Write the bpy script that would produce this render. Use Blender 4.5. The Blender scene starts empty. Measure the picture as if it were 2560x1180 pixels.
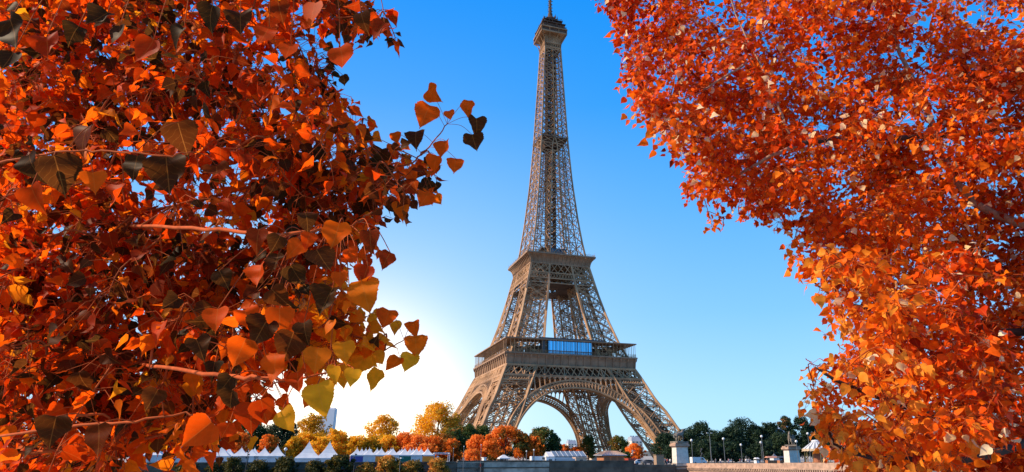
import bpy, math, random
import numpy as np
from mathutils import Vector, Matrix
R = math.radians
scene = bpy.context.scene
COL = scene.collection

# ------------------------------------------------------------------ camera
W0, H0, F0, CX, CY, PITCH, EYE = 2560.0, 1180.0, 1619.83, 1370.24, 590.0, 0.3263, 2.7
cam = bpy.data.objects.new('camera', bpy.data.cameras.new('camera'))
COL.objects.link(cam)
cam.location = (0, 0, EYE)
cam.rotation_euler = (math.pi / 2 + PITCH, 0, 0)
cam.data.sensor_width = 36
cam.data.lens = 36 * F0 / W0
cam.data.shift_x = -(CX - W0 / 2) / W0
cam.data.clip_start, cam.data.clip_end = 0.05, 30000
scene.camera = cam

# ------------------------------------------------------------------ sky, sun, exposure
SUN_AZ, SUN_EL = -104.0, 36.0
scene.view_settings.view_transform = 'Standard'
scene.view_settings.look = 'None'
scene.view_settings.exposure = 0.5
scene.view_settings.gamma = 1
world = bpy.data.worlds.new('World'); scene.world = world
world.use_nodes = True
nt = world.node_tree; nt.nodes.clear()
def N(t, tree=None, **kw):
    n = (tree or nt).nodes.new(t)
    for k, v in kw.items(): setattr(n, k, v)
    return n
def vmath(op, a, b=None, s=None):
    n = N('ShaderNodeVectorMath', operation=op)
    for i, q in enumerate((a, b)):
        if q is None: continue
        if hasattr(q, 'links'): nt.links.new(q, n.inputs[i])
        else: n.inputs[i].default_value = q
    if s is not None:
        if hasattr(s, 'links'): nt.links.new(s, n.inputs['Scale'])
        else: n.inputs['Scale'].default_value = s
    return n.outputs['Value'] if op == 'DOT_PRODUCT' else n.outputs['Vector']
def fmath(op, a, b=0.0, clamp=False):
    n = N('ShaderNodeMath', operation=op, use_clamp=clamp)
    for i, q in enumerate((a, b)):
        if hasattr(q, 'links'): nt.links.new(q, n.inputs[i])
        else: n.inputs[i].default_value = q
    return n.outputs[0]
def ramp(tree, fac, stops, interp='LINEAR'):
    n = tree.nodes.new('ShaderNodeValToRGB'); n.color_ramp.interpolation = interp
    e = n.color_ramp.elements
    while len(e) < len(stops): e.new(0.5)
    for el, (p, c) in zip(e, stops): el.position = p; el.color = (*c, 1)
    tree.links.new(fac, n.inputs[0]); return n.outputs[0]
sky = N('ShaderNodeTexSky', sky_type='NISHITA')
sky.sun_disc = False; sky.sun_elevation = R(SUN_EL); sky.sun_rotation = R(SUN_AZ)
sky.air_density = 1.0; sky.dust_density = 0.6; sky.ozone_density = 3.0
co = N('ShaderNodeTexCoord').outputs['Generated']
sep = N('ShaderNodeSeparateXYZ'); nt.links.new(co, sep.inputs[0])
grad = ramp(nt, sep.outputs['Z'], [(0.0, (.56, .81, .98)), (.08, (.46, .745, .98)), (.20, (.26, .605, .99)), (.36, (.115, .475, .99)),
                                   (.50, (.022, .365, .99)), (.64, (.0, .305, .99)), (1.0, (.0, .12, .55))])
def direction(az, el): return (math.sin(R(az)) * math.cos(R(el)), math.cos(R(az)) * math.cos(R(el)), math.sin(R(el)))
d = vmath('DOT_PRODUCT', co, direction(-16.5, 3.0))
d = fmath('MAXIMUM', d, 0.0)
g1 = fmath('POWER', d, 120.0); g2 = fmath('POWER', d, 15.0)
glow = vmath('ADD', vmath('SCALE', (1.35, .76, .22), s=g1), vmath('SCALE', (.24, .17, .03), s=g2))
tinted = vmath('MULTIPLY', sky.outputs[0], (.06, .20, .34))
tot = vmath('ADD', tinted, vmath('SCALE', grad, s=5.0))
tot = vmath('ADD', tot, vmath('SCALE', glow, s=8.0))
bg = N('ShaderNodeBackground'); bg.inputs['Strength'].default_value = 0.12
nt.links.new(tot, bg.inputs['Color'])
wo = N('ShaderNodeOutputWorld'); nt.links.new(bg.outputs[0], wo.inputs[0])

sun = bpy.data.objects.new('sun', bpy.data.lights.new('sun', 'SUN')); COL.objects.link(sun)
sun.data.energy = 5.0; sun.data.angle = R(0.5); sun.data.color = (1.0, .80, .56)
sd = Vector(direction(SUN_AZ, SUN_EL))
sun.rotation_euler = sd.to_track_quat('Z', 'Y').to_euler()
sun.location = (-40, 20, 60)
scene.cycles.max_bounces = 8; scene.cycles.transmission_bounces = 6; scene.cycles.diffuse_bounces = 4
scene.cycles.transparent_max_bounces = 8

# ------------------------------------------------------------------ helpers
rnd = random.Random(7)
def ray(px, py):
    u, v = (px - CX) / F0, (CY - py) / F0
    y = math.cos(PITCH) - v * math.sin(PITCH); z = math.sin(PITCH) + v * math.cos(PITCH)
    return u / y, z / y
def at(px, py, Y):
    a, b = ray(px, py); return Vector((a * Y, Y, EYE + b * Y))
QB = Vector((38.4, 205.0, 0)); QE = Vector((.9467, .3222, 0)); QN = Vector((-.3222, .9467, 0)); QROT = math.atan2(.3222, .9467)
def quay(px, off, py=1145):
    """point on the far bank seen at pixel column px, off metres behind the quay wall (z=0)"""
    a, _ = ray(px, py); P0 = QB + QN * off
    s = (a * P0.y - P0.x) / (QE.x - a * QE.y)
    return P0 + QE * s
def qp(s, n, z=0.0): 
    p = QB + QE * s + QN * n; return Vector((p.x, p.y, z))
def zat(py, Y, px=1370): return EYE + ray(px, py)[1] * Y

class MB:
    def __init__(s): s.v = []; s.f = []; s.m = []
    def add(s, vs, fs, mi=0):
        b = len(s.v); s.v.extend([tuple(v) for v in vs]); s.f.extend([tuple(i + b for i in f) for f in fs]); s.m.extend([mi] * len(fs))
    def box(s, c, d, rz=0.0, mi=0, top=1.0, topy=None):
        x, y, z = d[0] / 2, d[1] / 2, d[2] / 2; t2 = top if topy is None else topy
        vs = [(-x, -y, -z), (x, -y, -z), (x, y, -z), (-x, y, -z), (-x * top, -y * t2, z), (x * top, -y * t2, z), (x * top, y * t2, z), (-x * top, y * t2, z)]
        ca, sa = math.cos(rz), math.sin(rz)
        vs = [(c[0] + ca * a - sa * b, c[1] + sa * a + ca * b, c[2] + q) for a, b, q in vs]
        s.add(vs, [(0, 3, 2, 1), (4, 5, 6, 7), (0, 1, 5, 4), (1, 2, 6, 5), (2, 3, 7, 6), (3, 0, 4, 7)], mi)
    def bar(s, p, q, w, h=None, caps=False, mi=0):
        p, q = Vector(p), Vector(q); dd = q - p
        if dd.length < 1e-6: return
        dd.normalize(); ref = Vector((0, 0, 1)) if abs(dd.z) < .95 else Vector((1, 0, 0))
        a = dd.cross(ref).normalized() * (w / 2); b = dd.cross(a).normalized() * ((h or w) / 2)
        vs = [p - a - b, p + a - b, p + a + b, p - a + b, q - a - b, q + a - b, q + a + b, q - a + b]
        fs = [(0, 1, 5, 4), (1, 2, 6, 5), (2, 3, 7, 6), (3, 0, 4, 7)]
        if caps: fs += [(0, 3, 2, 1), (4, 5, 6, 7)]
        s.add(vs, fs, mi)
    def path(s, pts, w, h=None, mi=0):
        for a, b in zip(pts, pts[1:]): s.bar(a, b, w, h, mi=mi)
    def girder(s, p, q, nrm, w, t, n):
        p, q = Vector(p), Vector(q); c = (q - p).cross(Vector(nrm))
        if c.length < 1e-6: return
        c = c.normalized() * (w / 2)
        s.bar(p + c, q + c, t); s.bar(p - c, q - c, t)
        for i in range(n):
            a, b = i / n, (i + 1) / n; sg = 1 if i % 2 else -1
            s.bar(p.lerp(q, a) + c * sg, p.lerp(q, b) - c * sg, t * .8)
    def tube(s, pts, rad, n=8, cap=True, mi=0):
        pts = [Vector(p) for p in pts]; L = len(pts)
        if not hasattr(rad, '__len__'): rad = [rad] * L
        b = len(s.v); up = None
        for i, p in enumerate(pts):
            dd = (pts[min(i + 1, L - 1)] - pts[max(i - 1, 0)])
            dd = dd.normalized() if dd.length > 1e-9 else Vector((0, 0, 1))
            if up is None: up = dd.orthogonal().normalized()
            up = (up - dd * up.dot(dd)); up = up.normalized() if up.length > 1e-6 else dd.orthogonal().normalized()
            sd_ = dd.cross(up)
            for k in range(n):
                a = 2 * math.pi * k / n
                s.v.append(tuple(p + (up * math.cos(a) + sd_ * math.sin(a)) * rad[i]))
        for i in range(L - 1):
            for k in range(n):
                k2 = (k + 1) % n
                s.f.append((b + i * n + k, b + i * n + k2, b + (i + 1) * n + k2, b + (i + 1) * n + k)); s.m.append(mi)
        if cap:
            s.f.append(tuple(b + k for k in range(n))[::-1]); s.f.append(tuple(b + (L - 1) * n + k for k in range(n))); s.m += [mi, mi]
    def lathe(s, c, prof, n=16, mi=0, rot=0.0):
        b = len(s.v); L = len(prof)
        for r, z in prof:
            for k in range(n):
                a = rot + 2 * math.pi * k / n; s.v.append((c[0] + r * math.cos(a), c[1] + r * math.sin(a), c[2] + z))
        for i in range(L - 1):
            for k in range(n):
                k2 = (k + 1) % n
                s.f.append((b + i * n + k, b + i * n + k2, b + (i + 1) * n + k2, b + (i + 1) * n + k)); s.m.append(mi)
        s.f.append(tuple(b + k for k in range(n))[::-1]); s.f.append(tuple(b + (L - 1) * n + k for k in range(n))); s.m += [mi, mi]
    def ball(s, c, r, n=12, m=7, mi=0, sq=1.0):
        s.lathe(c, [(max(r * math.sin(math.pi * i / m), r * .03), -r * sq * math.cos(math.pi * i / m)) for i in range(m + 1)], n, mi)
    def prism(s, pts, o, ex, ey, depth, mi=0):
        """polygon pts in plane (ex, ey) at o, extruded along depth vector"""
        o, ex, ey, depth = map(Vector, (o, ex, ey, depth)); n = len(pts)
        a = [o + ex * x + ey * y for x, y in pts]; vs = a + [p + depth for p in a]
        s.add(vs, [tuple(range(n)), tuple(range(2 * n - 1, n - 1, -1))] + [(i, i + n, (i + 1) % n + n, (i + 1) % n) for i in range(n)], mi)
    def build(s, name, mats, parent=None, smooth=False, loc=None, rz=0.0):
        me = bpy.data.meshes.new(name); me.from_pydata(s.v, [], s.f)
        if not isinstance(mats, (list, tuple)): mats = [mats]
        for m in mats: me.materials.append(m)
        if len(mats) > 1: me.polygons.foreach_set('material_index', s.m)
        if smooth: me.polygons.foreach_set('use_smooth', [True] * len(s.f))
        me.update()
        o = bpy.data.objects.new(name, me); COL.objects.link(o)
        if parent: o.parent = parent
        if loc is not None: o.location = loc
        o.rotation_euler.z = rz
        return o
def empty(name, label, cat, loc=(0, 0, 0), rz=0.0, group=None):
    o = bpy.data.objects.new(name, None); COL.objects.link(o); o.location = loc; o.rotation_euler.z = rz
    o['label'] = label; o['category'] = cat
    if group: o['group'] = group
    return o
def tag(o, label, cat, group=None):
    o['label'] = label; o['category'] = cat
    if group: o['group'] = group
    return o
def struct(o, kind='structure'): o['kind'] = kind; return o
def dup(root, loc, rz=None, label=None):
    r = root.copy(); COL.objects.link(r); r.location = loc
    if rz is not None: r.rotation_euler.z = rz
    if label: r['label'] = label
    for ch in list(root.children):
        c = ch.copy(); COL.objects.link(c); c.parent = r
        for g in list(ch.children):
            q = g.copy(); COL.objects.link(q); q.parent = c
    return r

# ------------------------------------------------------------------ materials
def mat(name, col, rough=.7, var=.25, scale=3.0, metal=0.0, col2=None, bump=0.0, spec=.5, coords='Object'):
    m = bpy.data.materials.new(name); m.use_nodes = True; t = m.node_tree; p = t.nodes['Principled BSDF']
    tc = t.nodes.new('ShaderNodeTexCoord'); nz = t.nodes.new('ShaderNodeTexNoise'); nz.inputs['Scale'].default_value = scale
    nz.inputs['Detail'].default_value = 5; nz.inputs['Roughness'].default_value = .6
    t.links.new(tc.outputs[coords], nz.inputs['Vector'])
    c2 = col2 or tuple(c * (1 - var) for c in col); c1 = tuple(min(1, c * (1 + var * .4)) for c in col)
    t.links.new(ramp(t, nz.outputs['Fac'], [(.32, c2), (.66, c1)]), p.inputs['Base Color'])
    p.inputs['Roughness'].default_value = rough; p.inputs['Metallic'].default_value = metal
    p.inputs['Specular IOR Level'].default_value = spec
    if bump:
        b = t.nodes.new('ShaderNodeBump'); b.inputs['Strength'].default_value = bump
        t.links.new(nz.outputs['Fac'], b.inputs['Height']); t.links.new(b.outputs[0], p.inputs['Normal'])
    return m
def leaf_mat(name, stops, trans=.5, rough=.45, veins=True, spec=.4, vein_col=(.9, .35, .06), vein=.24):
    """leaf paint read from a per-leaf attribute; veins from the leaf's own uv; part of the light passes through"""
    m = bpy.data.materials.new(name); m.use_nodes = True; t = m.node_tree; p = t.nodes['Principled BSDF']; out = t.nodes['Material Output']
    at_ = t.nodes.new('ShaderNodeAttribute'); at_.attribute_name = 'tint'
    c = ramp(t, at_.outputs['Fac'], stops)
    def mth(op, a, b=0.0, cl=False):
        n = t.nodes.new('ShaderNodeMath'); n.operation = op; n.use_clamp = cl
        for i, q in enumerate((a, b)):
            if hasattr(q, 'links'): t.links.new(q, n.inputs[i])
            else: n.inputs[i].default_value = q
        return n.outputs[0]
    if veins:
        uv = t.nodes.new('ShaderNodeUVMap'); uv.uv_map = 'leaf'; sp = t.nodes.new('ShaderNodeSeparateXYZ'); t.links.new(uv.outputs[0], sp.inputs[0])
        au = mth('ABSOLUTE', sp.outputs[0]); v = sp.outputs[1]
        mid = mth('LESS_THAN', au, .014)
        wn = t.nodes.new('ShaderNodeTexNoise'); wn.inputs['Scale'].default_value = 4.5; t.links.new(uv.outputs[0], wn.inputs['Vector'])
        ph = mth('FRACT', mth('ADD', mth('MULTIPLY', mth('SUBTRACT', v, mth('MULTIPLY', mth('POWER', au, 1.25), .95)), 5.2), mth('MULTIPLY', wn.outputs['Fac'], 1.1)))
        side = mth('LESS_THAN', mth('ABSOLUTE', mth('SUBTRACT', ph, .5)), .035)
        vf = mth('MULTIPLY', mth('MAXIMUM', mid, mth('MULTIPLY', side, .40)), vein)
        mx = t.nodes.new('ShaderNodeMix'); mx.data_type = 'RGBA'
        t.links.new(vf, mx.inputs['Factor']); t.links.new(c, mx.inputs['A']); mx.inputs['B'].default_value = (*vein_col, 1)
        c = mx.outputs['Result']
        # blotches of the drying leaf
        nz = t.nodes.new('ShaderNodeTexNoise'); nz.inputs['Scale'].default_value = 28; nz.inputs['Detail'].default_value = 4
        tc = t.nodes.new('ShaderNodeTexCoord'); t.links.new(tc.outputs['Object'], nz.inputs['Vector'])
        hs = t.nodes.new('ShaderNodeHueSaturation'); t.links.new(c, hs.inputs['Color'])
        t.links.new(mth('ADD', mth('MULTIPLY', nz.outputs['Fac'], .9), .55), hs.inputs['Value'])
        c = hs.outputs[0]
    t.links.new(c, p.inputs['Base Color']); p.inputs['Roughness'].default_value = rough; p.inputs['Specular IOR Level'].default_value = spec
    tr = t.nodes.new('ShaderNodeBsdfTranslucent')
    t.links.new(c, tr.inputs['Color'])
    ms = t.nodes.new('ShaderNodeMixShader'); ms.inputs[0].default_value = trans
    t.links.new(p.outputs[0], ms.inputs[1]); t.links.new(tr.outputs[0], ms.inputs[2]); t.links.new(ms.outputs[0], out.inputs['Surface'])
    return m
def glass_mat(name, col, rough=.06, metal=.9):
    m = bpy.data.materials.new(name); m.use_nodes = True; p = m.node_tree.nodes['Principled BSDF']
    p.inputs['Base Color'].default_value = (*col, 1); p.inputs['Metallic'].default_value = metal; p.inputs['Roughness'].default_value = rough
    return m
def stripe_mat(name, ca, cb, axis, freq, rough=.6):
    m = bpy.data.materials.new(name); m.use_nodes = True; t = m.node_tree; p = t.nodes['Principled BSDF']
    tc = t.nodes.new('ShaderNodeTexCoord'); sp = t.nodes.new('ShaderNodeSeparateXYZ'); t.links.new(tc.outputs['Object'], sp.inputs[0])
    a = t.nodes.new('ShaderNodeMath'); a.operation = 'MULTIPLY'; a.inputs[1].default_value = freq; t.links.new(sp.outputs[axis], a.inputs[0])
    f = t.nodes.new('ShaderNodeMath'); f.operation = 'FRACT'; t.links.new(a.outputs[0], f.inputs[0])
    t.links.new(ramp(t, f.outputs[0], [(.0, ca), (.5, ca), (.52, cb), (1, cb)]), p.inputs['Base Color']); p.inputs['Roughness'].default_value = rough
    return m

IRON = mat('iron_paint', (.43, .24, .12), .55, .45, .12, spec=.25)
IRON_D = mat('iron_dark_shaded', (.105, .062, .042), .7, .35, .2, spec=.2)  # darker iron; inner parts carry their shade in this colour
IRON_P = mat('iron_plate', (.31, .185, .11), .65, .3, .25, bump=.1, spec=.25)
PAV = glass_mat('pavilion_glass', (.13, .55, .92), .06, .85)
DKGLASS = glass_mat('dark_glass', (.05, .09, .12), .1, .5)
STONE = mat('pale_stone', (.66, .60, .52), .85, .22, 1.2, bump=.15)
STONE_R = mat('warm_stone', (.43, .27, .19), .85, .4, .9, bump=.15)
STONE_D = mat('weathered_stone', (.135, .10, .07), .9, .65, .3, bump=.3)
STONE_M = mat('grey_stone', (.46, .38, .30), .9, .6, .35, bump=.3)
BRONZE = mat('statue_stone', (.22, .18, .14), .8, .4, 2.0, bump=.2)
CANVAS = mat('white_canvas', (.60, .61, .62), .85, .16, .5)
WHITE = mat('white_paint', (.78, .78, .77), .5, .08, 1.0)
METAL = mat('grey_metal', (.19, .19, .19), .45, .2, 2.0, metal=.5)
DKMETAL = mat('dark_metal', (.06, .06, .065), .5, .2, 2.0)
GLOBE = mat('lamp_globe', (.66, .66, .64), .25, .03, 1.0)
WOOD = mat('reddish_wood', (.40, .15, .06), .7, .3, 1.5)
BARK = mat('bark', (.055, .030, .02), .9, .5, 9.0, bump=.5)
BARK_L = mat('pale_bark', (.34, .20, .13), .85, .45, 14.0, bump=.4)
TWIG = mat('twig', (.45, .085, .02), .8, .35, 12.0, spec=.1)
PLAZA = mat('plaza_gravel', (.34, .30, .25), .95, .25, .3)
PAVING = mat('paving', (.30, .28, .26), .9, .3, .8)
LOWQ = mat('lower_quay', (.16, .155, .15), .9, .3, .4)
ASPH = mat('asphalt', (.055, .055, .056), .9, .3, .7)
WATER = mat('river', (.02, .05, .055), .08, .3, .08, bump=.15)

# ------------------------------------------------------------------ setting: ground, river, road
def sheet(name, pts, z, m):
    b = MB(); b.add([(p.x, p.y, z) for p in pts], [tuple(range(len(pts)))]); return struct(b.build(name, m))
sheet('ground', [qp(-6000, 0), qp(6000, 0), qp(6000, 9000), qp(-6000, 9000)], 0.0, PLAZA)
sheet('quay_road', [qp(-900, 3.2), qp(900, 3.2), qp(900, 13), qp(-900, 13)], 0.02, ASPH)
sheet('lower_quay', [qp(-6000, -13), qp(6000, -13), qp(6000, -.38), qp(-6000, -.38)], -5.98, LOWQ)
sheet('river', [qp(-6000, -170), qp(6000, -170), qp(6000, -12.9), qp(-6000, -12.9)], -7.6, WATER)
sheet('promenade', [qp(-3000, -3000), qp(3000, -3000), qp(3000, -168), qp(-3000, -168)], 1.1, PAVING)
b = MB(); b.box((0, 0, -3.6), (6000, .8, 9.3)); struct(b.build('embankment', STONE_M, None, False, qp(0, -168.4), QROT))
b = MB(); b.box((0, 0, -7.0), (6000, .5, 2.0)); struct(b.build('quay_edge', STONE_M, None, False, qp(0, -13.2), QROT))
# wooded rise far behind the esplanade
b = MB(); nx = 60
for i in range(nx + 1):
    s = -2200 + 4400 * i / nx; h = 10 + 5 * math.sin(i * .7) + 4 * math.sin(i * .27 + 1)
    for n_, z in ((1500, -1), (1750, h), (2300, h * 1.2), (2600, -1)): b.v.append(tuple(qp(s, n_, z)))
for i in range(nx):
    for k in range(3): a = i * 4 + k; b.f.append((a, a + 4, a + 5, a + 1)); b.m.append(0)
struct(b.build('hills', mat('wooded_hill', (.10, .10, .08), .95, .5, .02)))

# ------------------------------------------------------------------ the tower
TZ = -5.3
tower = empty('iron_tower', 'very tall brown wrought iron lattice tower on four splayed legs with two wide platforms', 'tower', (1.41, 370.57, TZ), .3265)
PZ = [0, 19.8, 28.9, 34.4, 48.5, 51, 65, 80, 95, 110.5, 120, 140, 166, 195, 235, 260, 276]
PW = [62.4, 50.6, 46.3, 42.8, 36.5, 35.2, 29.4, 24.6, 20.8, 17.4, 15.4, 12.9, 10.4, 8.5, 6.65, 5.5, 5.0]
def o_(z): return float(np.interp(z, PZ, PW))
def i_(z): return float(np.interp(z, [0, 13, 25, 45, 57, 65, 98, 110, 118, 195], [44, 38.3, 31.8, 22.3, 16.6, 13.7, 8.0, 6.6, 5.4, 1.3]))
def fp(k, x, o, z):
    """point on face k: x along the face, o metres out from the axis"""
    for _ in range(k): x, o = x, o
    v = (x, -o)
    for _ in range(k): v = (-v[1], v[0])
    return Vector((v[0], v[1], z))
def fn(k):
    v = (0, -1)
    for _ in range(k): v = (-v[1], v[0])
    return Vector((v[0], v[1], 0))
def leg_mesh(sx, sy, levels, chord, gw, gt, nz, inner_dense=True):
    b = MB()
    def c(a, d_, z): return Vector((sx * (o_(z) if a else i_(z)), sy * (o_(z) if d_ else i_(z)), z))
    corners = [(1, 1), (1, 0), (0, 0), (0, 1)]
    for a, d_ in corners:
        zs = np.linspace(levels[0], levels[-1], 14)
        b.path([c(a, d_, z) for z in zs], chord * (1.15 if (a or d_) else .9))
    for j in range(4):
        A, B = corners[j], corners[(j + 1) % 4]
        nrm = Vector((sx, 0, .3)) if A[0] == B[0] else Vector((0, sy, .3))
        for z0, z1 in zip(levels, levels[1:]):
            p0, p1, q0, q1 = c(*A, z0), c(*A, z1), c(*B, z0), c(*B, z1)
            b.girder(p0, q1, nrm, gw, gt, nz); b.girder(q0, p1, nrm, gw, gt, nz)
            b.girder(p1, q1, nrm, gw, gt, nz)
            m0, m1 = p0.lerp(q0, .5), p1.lerp(q1, .5); a0, a1 = p0.lerp(p1, .5), q0.lerp(q1, .5)
            if inner_dense:
                for u, w_ in ((m0, a0), (m0, a1), (m1, a0), (m1, a1), (a0, a1)): b.bar(u, w_, gt * .9)
    for z0, z1 in zip(levels, levels[1:]):     # cross frames through the leg
        b.bar(c(1, 1, z1), c(0, 0, z1), gt * 1.6); b.bar(c(1, 0, z1), c(0, 1, z1), gt * 1.6)
    # lift rails and zigzag stairs along the middle of the leg
    def mid(z, u, w_): return Vector((sx * (i_(z) + (o_(z) - i_(z)) * u), sy * (i_(z) + (o_(z) - i_(z)) * w_), z))
    zs = np.linspace(levels[0], levels[-1], 12)
    for u, w_ in ((.36, .42), (.36, .62), (.6, .42), (.6, .62)): b.path([mid(z, u, w_) for z in zs], gt * 1.9)
    n = int((levels[-1] - levels[0]) / 2.6)
    for i in range(n):
        za, zb = levels[0] + (levels[-1] - levels[0]) * i / n, levels[0] + (levels[-1] - levels[0]) * (i + 1) / n
        b.bar(mid(za, .2 if i % 2 else .8, .5), mid(zb, .8 if i % 2 else .2, .5), 1.0, .22)
        b.bar(mid(za, .5, .2 if i % 2 else .8), mid(zb, .5, .8 if i % 2 else .2), gt * 1.5)
    return b
for sx, sy in ((-1, -1), (1, -1), (1, 1), (-1, 1)):
    lg = leg_mesh(sx, sy, [3.5, 13, 22.5, 32, 41.5, 51], 1.15, 1.1, .28, 6).build('leg', IRON, tower)
    for a in (o_(3), i_(3)):
        for d_ in (o_(3), i_(3)):
            b = MB(); b.box((sx * a, sy * d_, 5.0), (5.2, 5.2, 5.0), 0, 0, .62); b.build('masonry_base', STONE_M, lg)
for sx, sy in ((-1, -1), (1, -1), (1, 1), (-1, 1)):
    leg_mesh(sx, sy, [57, 65, 73, 81, 89, 97, 104.5, 110.5], .95, .75, .22, 5).build('upper_leg', IRON, tower)
# arches under the first platform
AC, ARI, ARO = .7, 39.4, 43.2
def arch(k):
    b = MB(); n = 64; amax = R(76)
    def ap(r, a, dep):
        x, z = r * math.sin(a), AC + r * math.cos(a); return fp(k, x, o_(z) + .45 - dep, z)
    for i in range(n):
        a0, a1 = -amax + 2 * amax * i / n, -amax + 2 * amax * (i + 1) / n
        for dep in (0, 4.2):
            b.bar(ap(ARI, a0, dep), ap(ARI, a1, dep), .8, .9); b.bar(ap(ARO, a0, dep), ap(ARO, a1, dep), .7, .8)
            b.bar(ap(ARI, a0, dep), ap(ARO, a0, dep), .32)
            am = (a0 + a1) / 2
            if dep == 0:
                b.bar(ap(ARI + 1.2, a0, 0), ap(ARI + 1.2, a1, 0), .22); b.bar(ap(ARO - 1.0, a0, 0), ap(ARO - 1.0, a1, 0), .26)
                b.bar(ap(ARI + 1.2, a0, 0), ap(ARO - 1.0, am, 0), .24); b.bar(ap(ARI + 1.2, a1, 0), ap(ARO - 1.0, am, 0), .24)
            else:
                b.bar(ap(ARI, a0, dep), ap(ARO, a1, dep), .26)
        b.bar(ap(ARI, a0, 0), ap(ARI, a0, 4.2), .34); b.bar(ap(ARO, a0, 0), ap(ARO, a0, 4.2), .3)
        b.bar(ap(ARI, a0, 0), ap(ARI, a1, 4.2), .26); b.bar(ap(ARI, a1, 0), ap(ARI, a0, 4.2), .26)
        if i % 4 == 0: b.bar(ap(ARI + .1, a0, 2), ap(ARI + .1, -amax + 2 * amax * (i + 4) / n, 2), .9, .25)
    # spandrel: a row of round-headed openings between the arch and the girder
    for i in range(-9, 10):
        x = i * 2.75; zb = AC + math.sqrt(max(ARO ** 2 - x * x, 0)); zt = 45.4
        if zt - zb < .6: continue
        b.bar(fp(k, x, o_(zb) + .3, zb), fp(k, x, o_(zt) + .3, zt), .6, .5)
        for sgn in (1, -1):
            if abs(i + sgn) <= 9:
                zc = zt - 1.0
                pts = [fp(k, x + sgn * (.3 + 1.08 * (1 - math.cos(t))), o_(zc) + .3, zc - .2 + 1.1 * math.sin(t)) for t in np.linspace(0, math.pi / 2, 5)]
                b.path(pts, .5)
    return b
for k in range(4): arch(k).build('arch', IRON, tower)
# first platform: girder belt, floor, consoles
b = MB()
for k in range(4):
    nrm = fn(k)
    for z, t in ((51.0, .9), (45.7, .9), (43.2, .6), (48.4, .0)):
        if t:
            if z == 43.2:
                for sg in (-1, 1): b.bar(fp(k, sg * 23, o_(z) + .25, z), fp(k, sg * o_(z), o_(z) + .25, z), t)
            else: b.bar(fp(k, -o_(z), o_(z) + .25, z), fp(k, o_(z), o_(z) + .25, z), t)
    n = 21
    b.add([fp(k, -33, 33.4, 46.2), fp(k, 33, 33.4, 46.2), fp(k, 31, 31.2, 50.8), fp(k, -31, 31.2, 50.8)], [(0, 1, 2, 3)], 1)  # dark plate added to imitate the shaded interior behind the belt
    for dep in (0.2,):
        z0, z1 = 45.7, 51.0
        for i in range(n):
            x = lambda j, z: -o_(z) + 2 * o_(z) * j / n
            for j in (i + 1.0,):
                b.bar(fp(k, x(i, z0), o_(z0) + dep, z0), fp(k, x(i + 1, z1), o_(z1) + dep, z1), .4); b.bar(fp(k, x(i + 1, z0), o_(z0) + dep, z0), fp(k, x(i, z1), o_(z1) + dep, z1), .4)
            if i % 3 == 0: b.bar(fp(k, x(i, z0), o_(z0) + dep, z0), fp(k, x(i, z1), o_(z1) + dep, z1), .5)
    for sg in (-1, 1):                         # small diamond lattice on the leg heads
        z0, z1 = 43.2, 45.7; xa, xb = 22.0, o_(44)
        for i in range(12):
            u, w_ = xa + (xb - xa) * i / 12, xa + (xb - xa) * (i + 1) / 12
            b.bar(fp(k, sg * u, o_(z0) + .2, z0), fp(k, sg * w_, o_(z1) + .2, z1), .26); b.bar(fp(k, sg * w_, o_(z0) + .2, z0), fp(k, sg * u, o_(z1) + .2, z1), .26)
    # deck beams beneath the floor
    for x in np.linspace(-32, 32, 17): b.girder(fp(k, x, 34, 50.2), fp(k, x, 14, 50.2), Vector((0, 1, 0)) if k % 2 else Vector((1, 0, 0)), 1.6, .3, 8)
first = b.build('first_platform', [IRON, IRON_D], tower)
b = MB()
def ring(b, h0, h1, z0, z1):
    for k in range(4):
        A, B = fp(k, -h1, h1, z0), fp(k, h1, h1, z0); C, D = fp(k, h0, h0, z0), fp(k, -h0, h0, z0)
        up = Vector((0, 0, z1 - z0))
        b.add([A, B, C, D, A + up, B + up, C + up, D + up], [(0, 3, 2, 1), (4, 5, 6, 7), (0, 1, 5, 4), (2, 3, 7, 6)])
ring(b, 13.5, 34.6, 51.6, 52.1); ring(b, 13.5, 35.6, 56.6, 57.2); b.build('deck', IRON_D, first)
b = MB()
for k in range(4):
    prof = [(35.0, 51.3), (35.15, 52.6), (35.3, 54.2), (35.5, 55.6), (35.9, 56.5)]
    for (ha, za), (hb, zb) in zip(prof, prof[1:]):
        b.add([fp(k, -ha, ha, za), fp(k, ha, ha, za), fp(k, hb, hb, zb), fp(k, -hb, hb, zb)], [(0, 1, 2, 3)])
    n = 17
    for i in range(n + 1):
        x = -35.2 + 70.4 * i / n
        b.bar(fp(k, x, 35.35, 51.4), fp(k, x, 35.7, 55.3), .55, .5); b.bar(fp(k, x, 35.8, 55.1), fp(k, x, 36.3, 56.5), .75, .9)
    b.bar(fp(k, -35.4, 35.3, 51.2), fp(k, 35.4, 35.3, 51.2), .6, .7, True); b.bar(fp(k, -36.4, 36.2, 56.9), fp(k, 36.4, 36.2, 56.9), .7, .75, True)
    b.bar(fp(k, -35.7, 35.55, 55.2), fp(k, 35.7, 35.55, 55.2), .3, .25)
b.build('frieze', IRON_P, first)
b = MB()
for k in range(4):
    n = 34
    for i in range(n):
        x = -35.6 + 71.2 * i / n; b.bar(fp(k, x, 35.6, 57.2), fp(k, x, 35.6, 64.2), .17)
        if i % 2 == 0: b.bar(fp(k, x, 30.0, 57.2), fp(k, x, 30.0, 64.2), .25)
    for z in (57.8, 58.35, 58.9): b.bar(fp(k, -35.9, 35.9, z), fp(k, 35.9, 35.9, z), .10)
    for i in range(120): x = -35.9 + 71.8 * i / 120; b.bar(fp(k, x, 35.9, 57.2), fp(k, x, 35.9, 58.9), .05)
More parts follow.
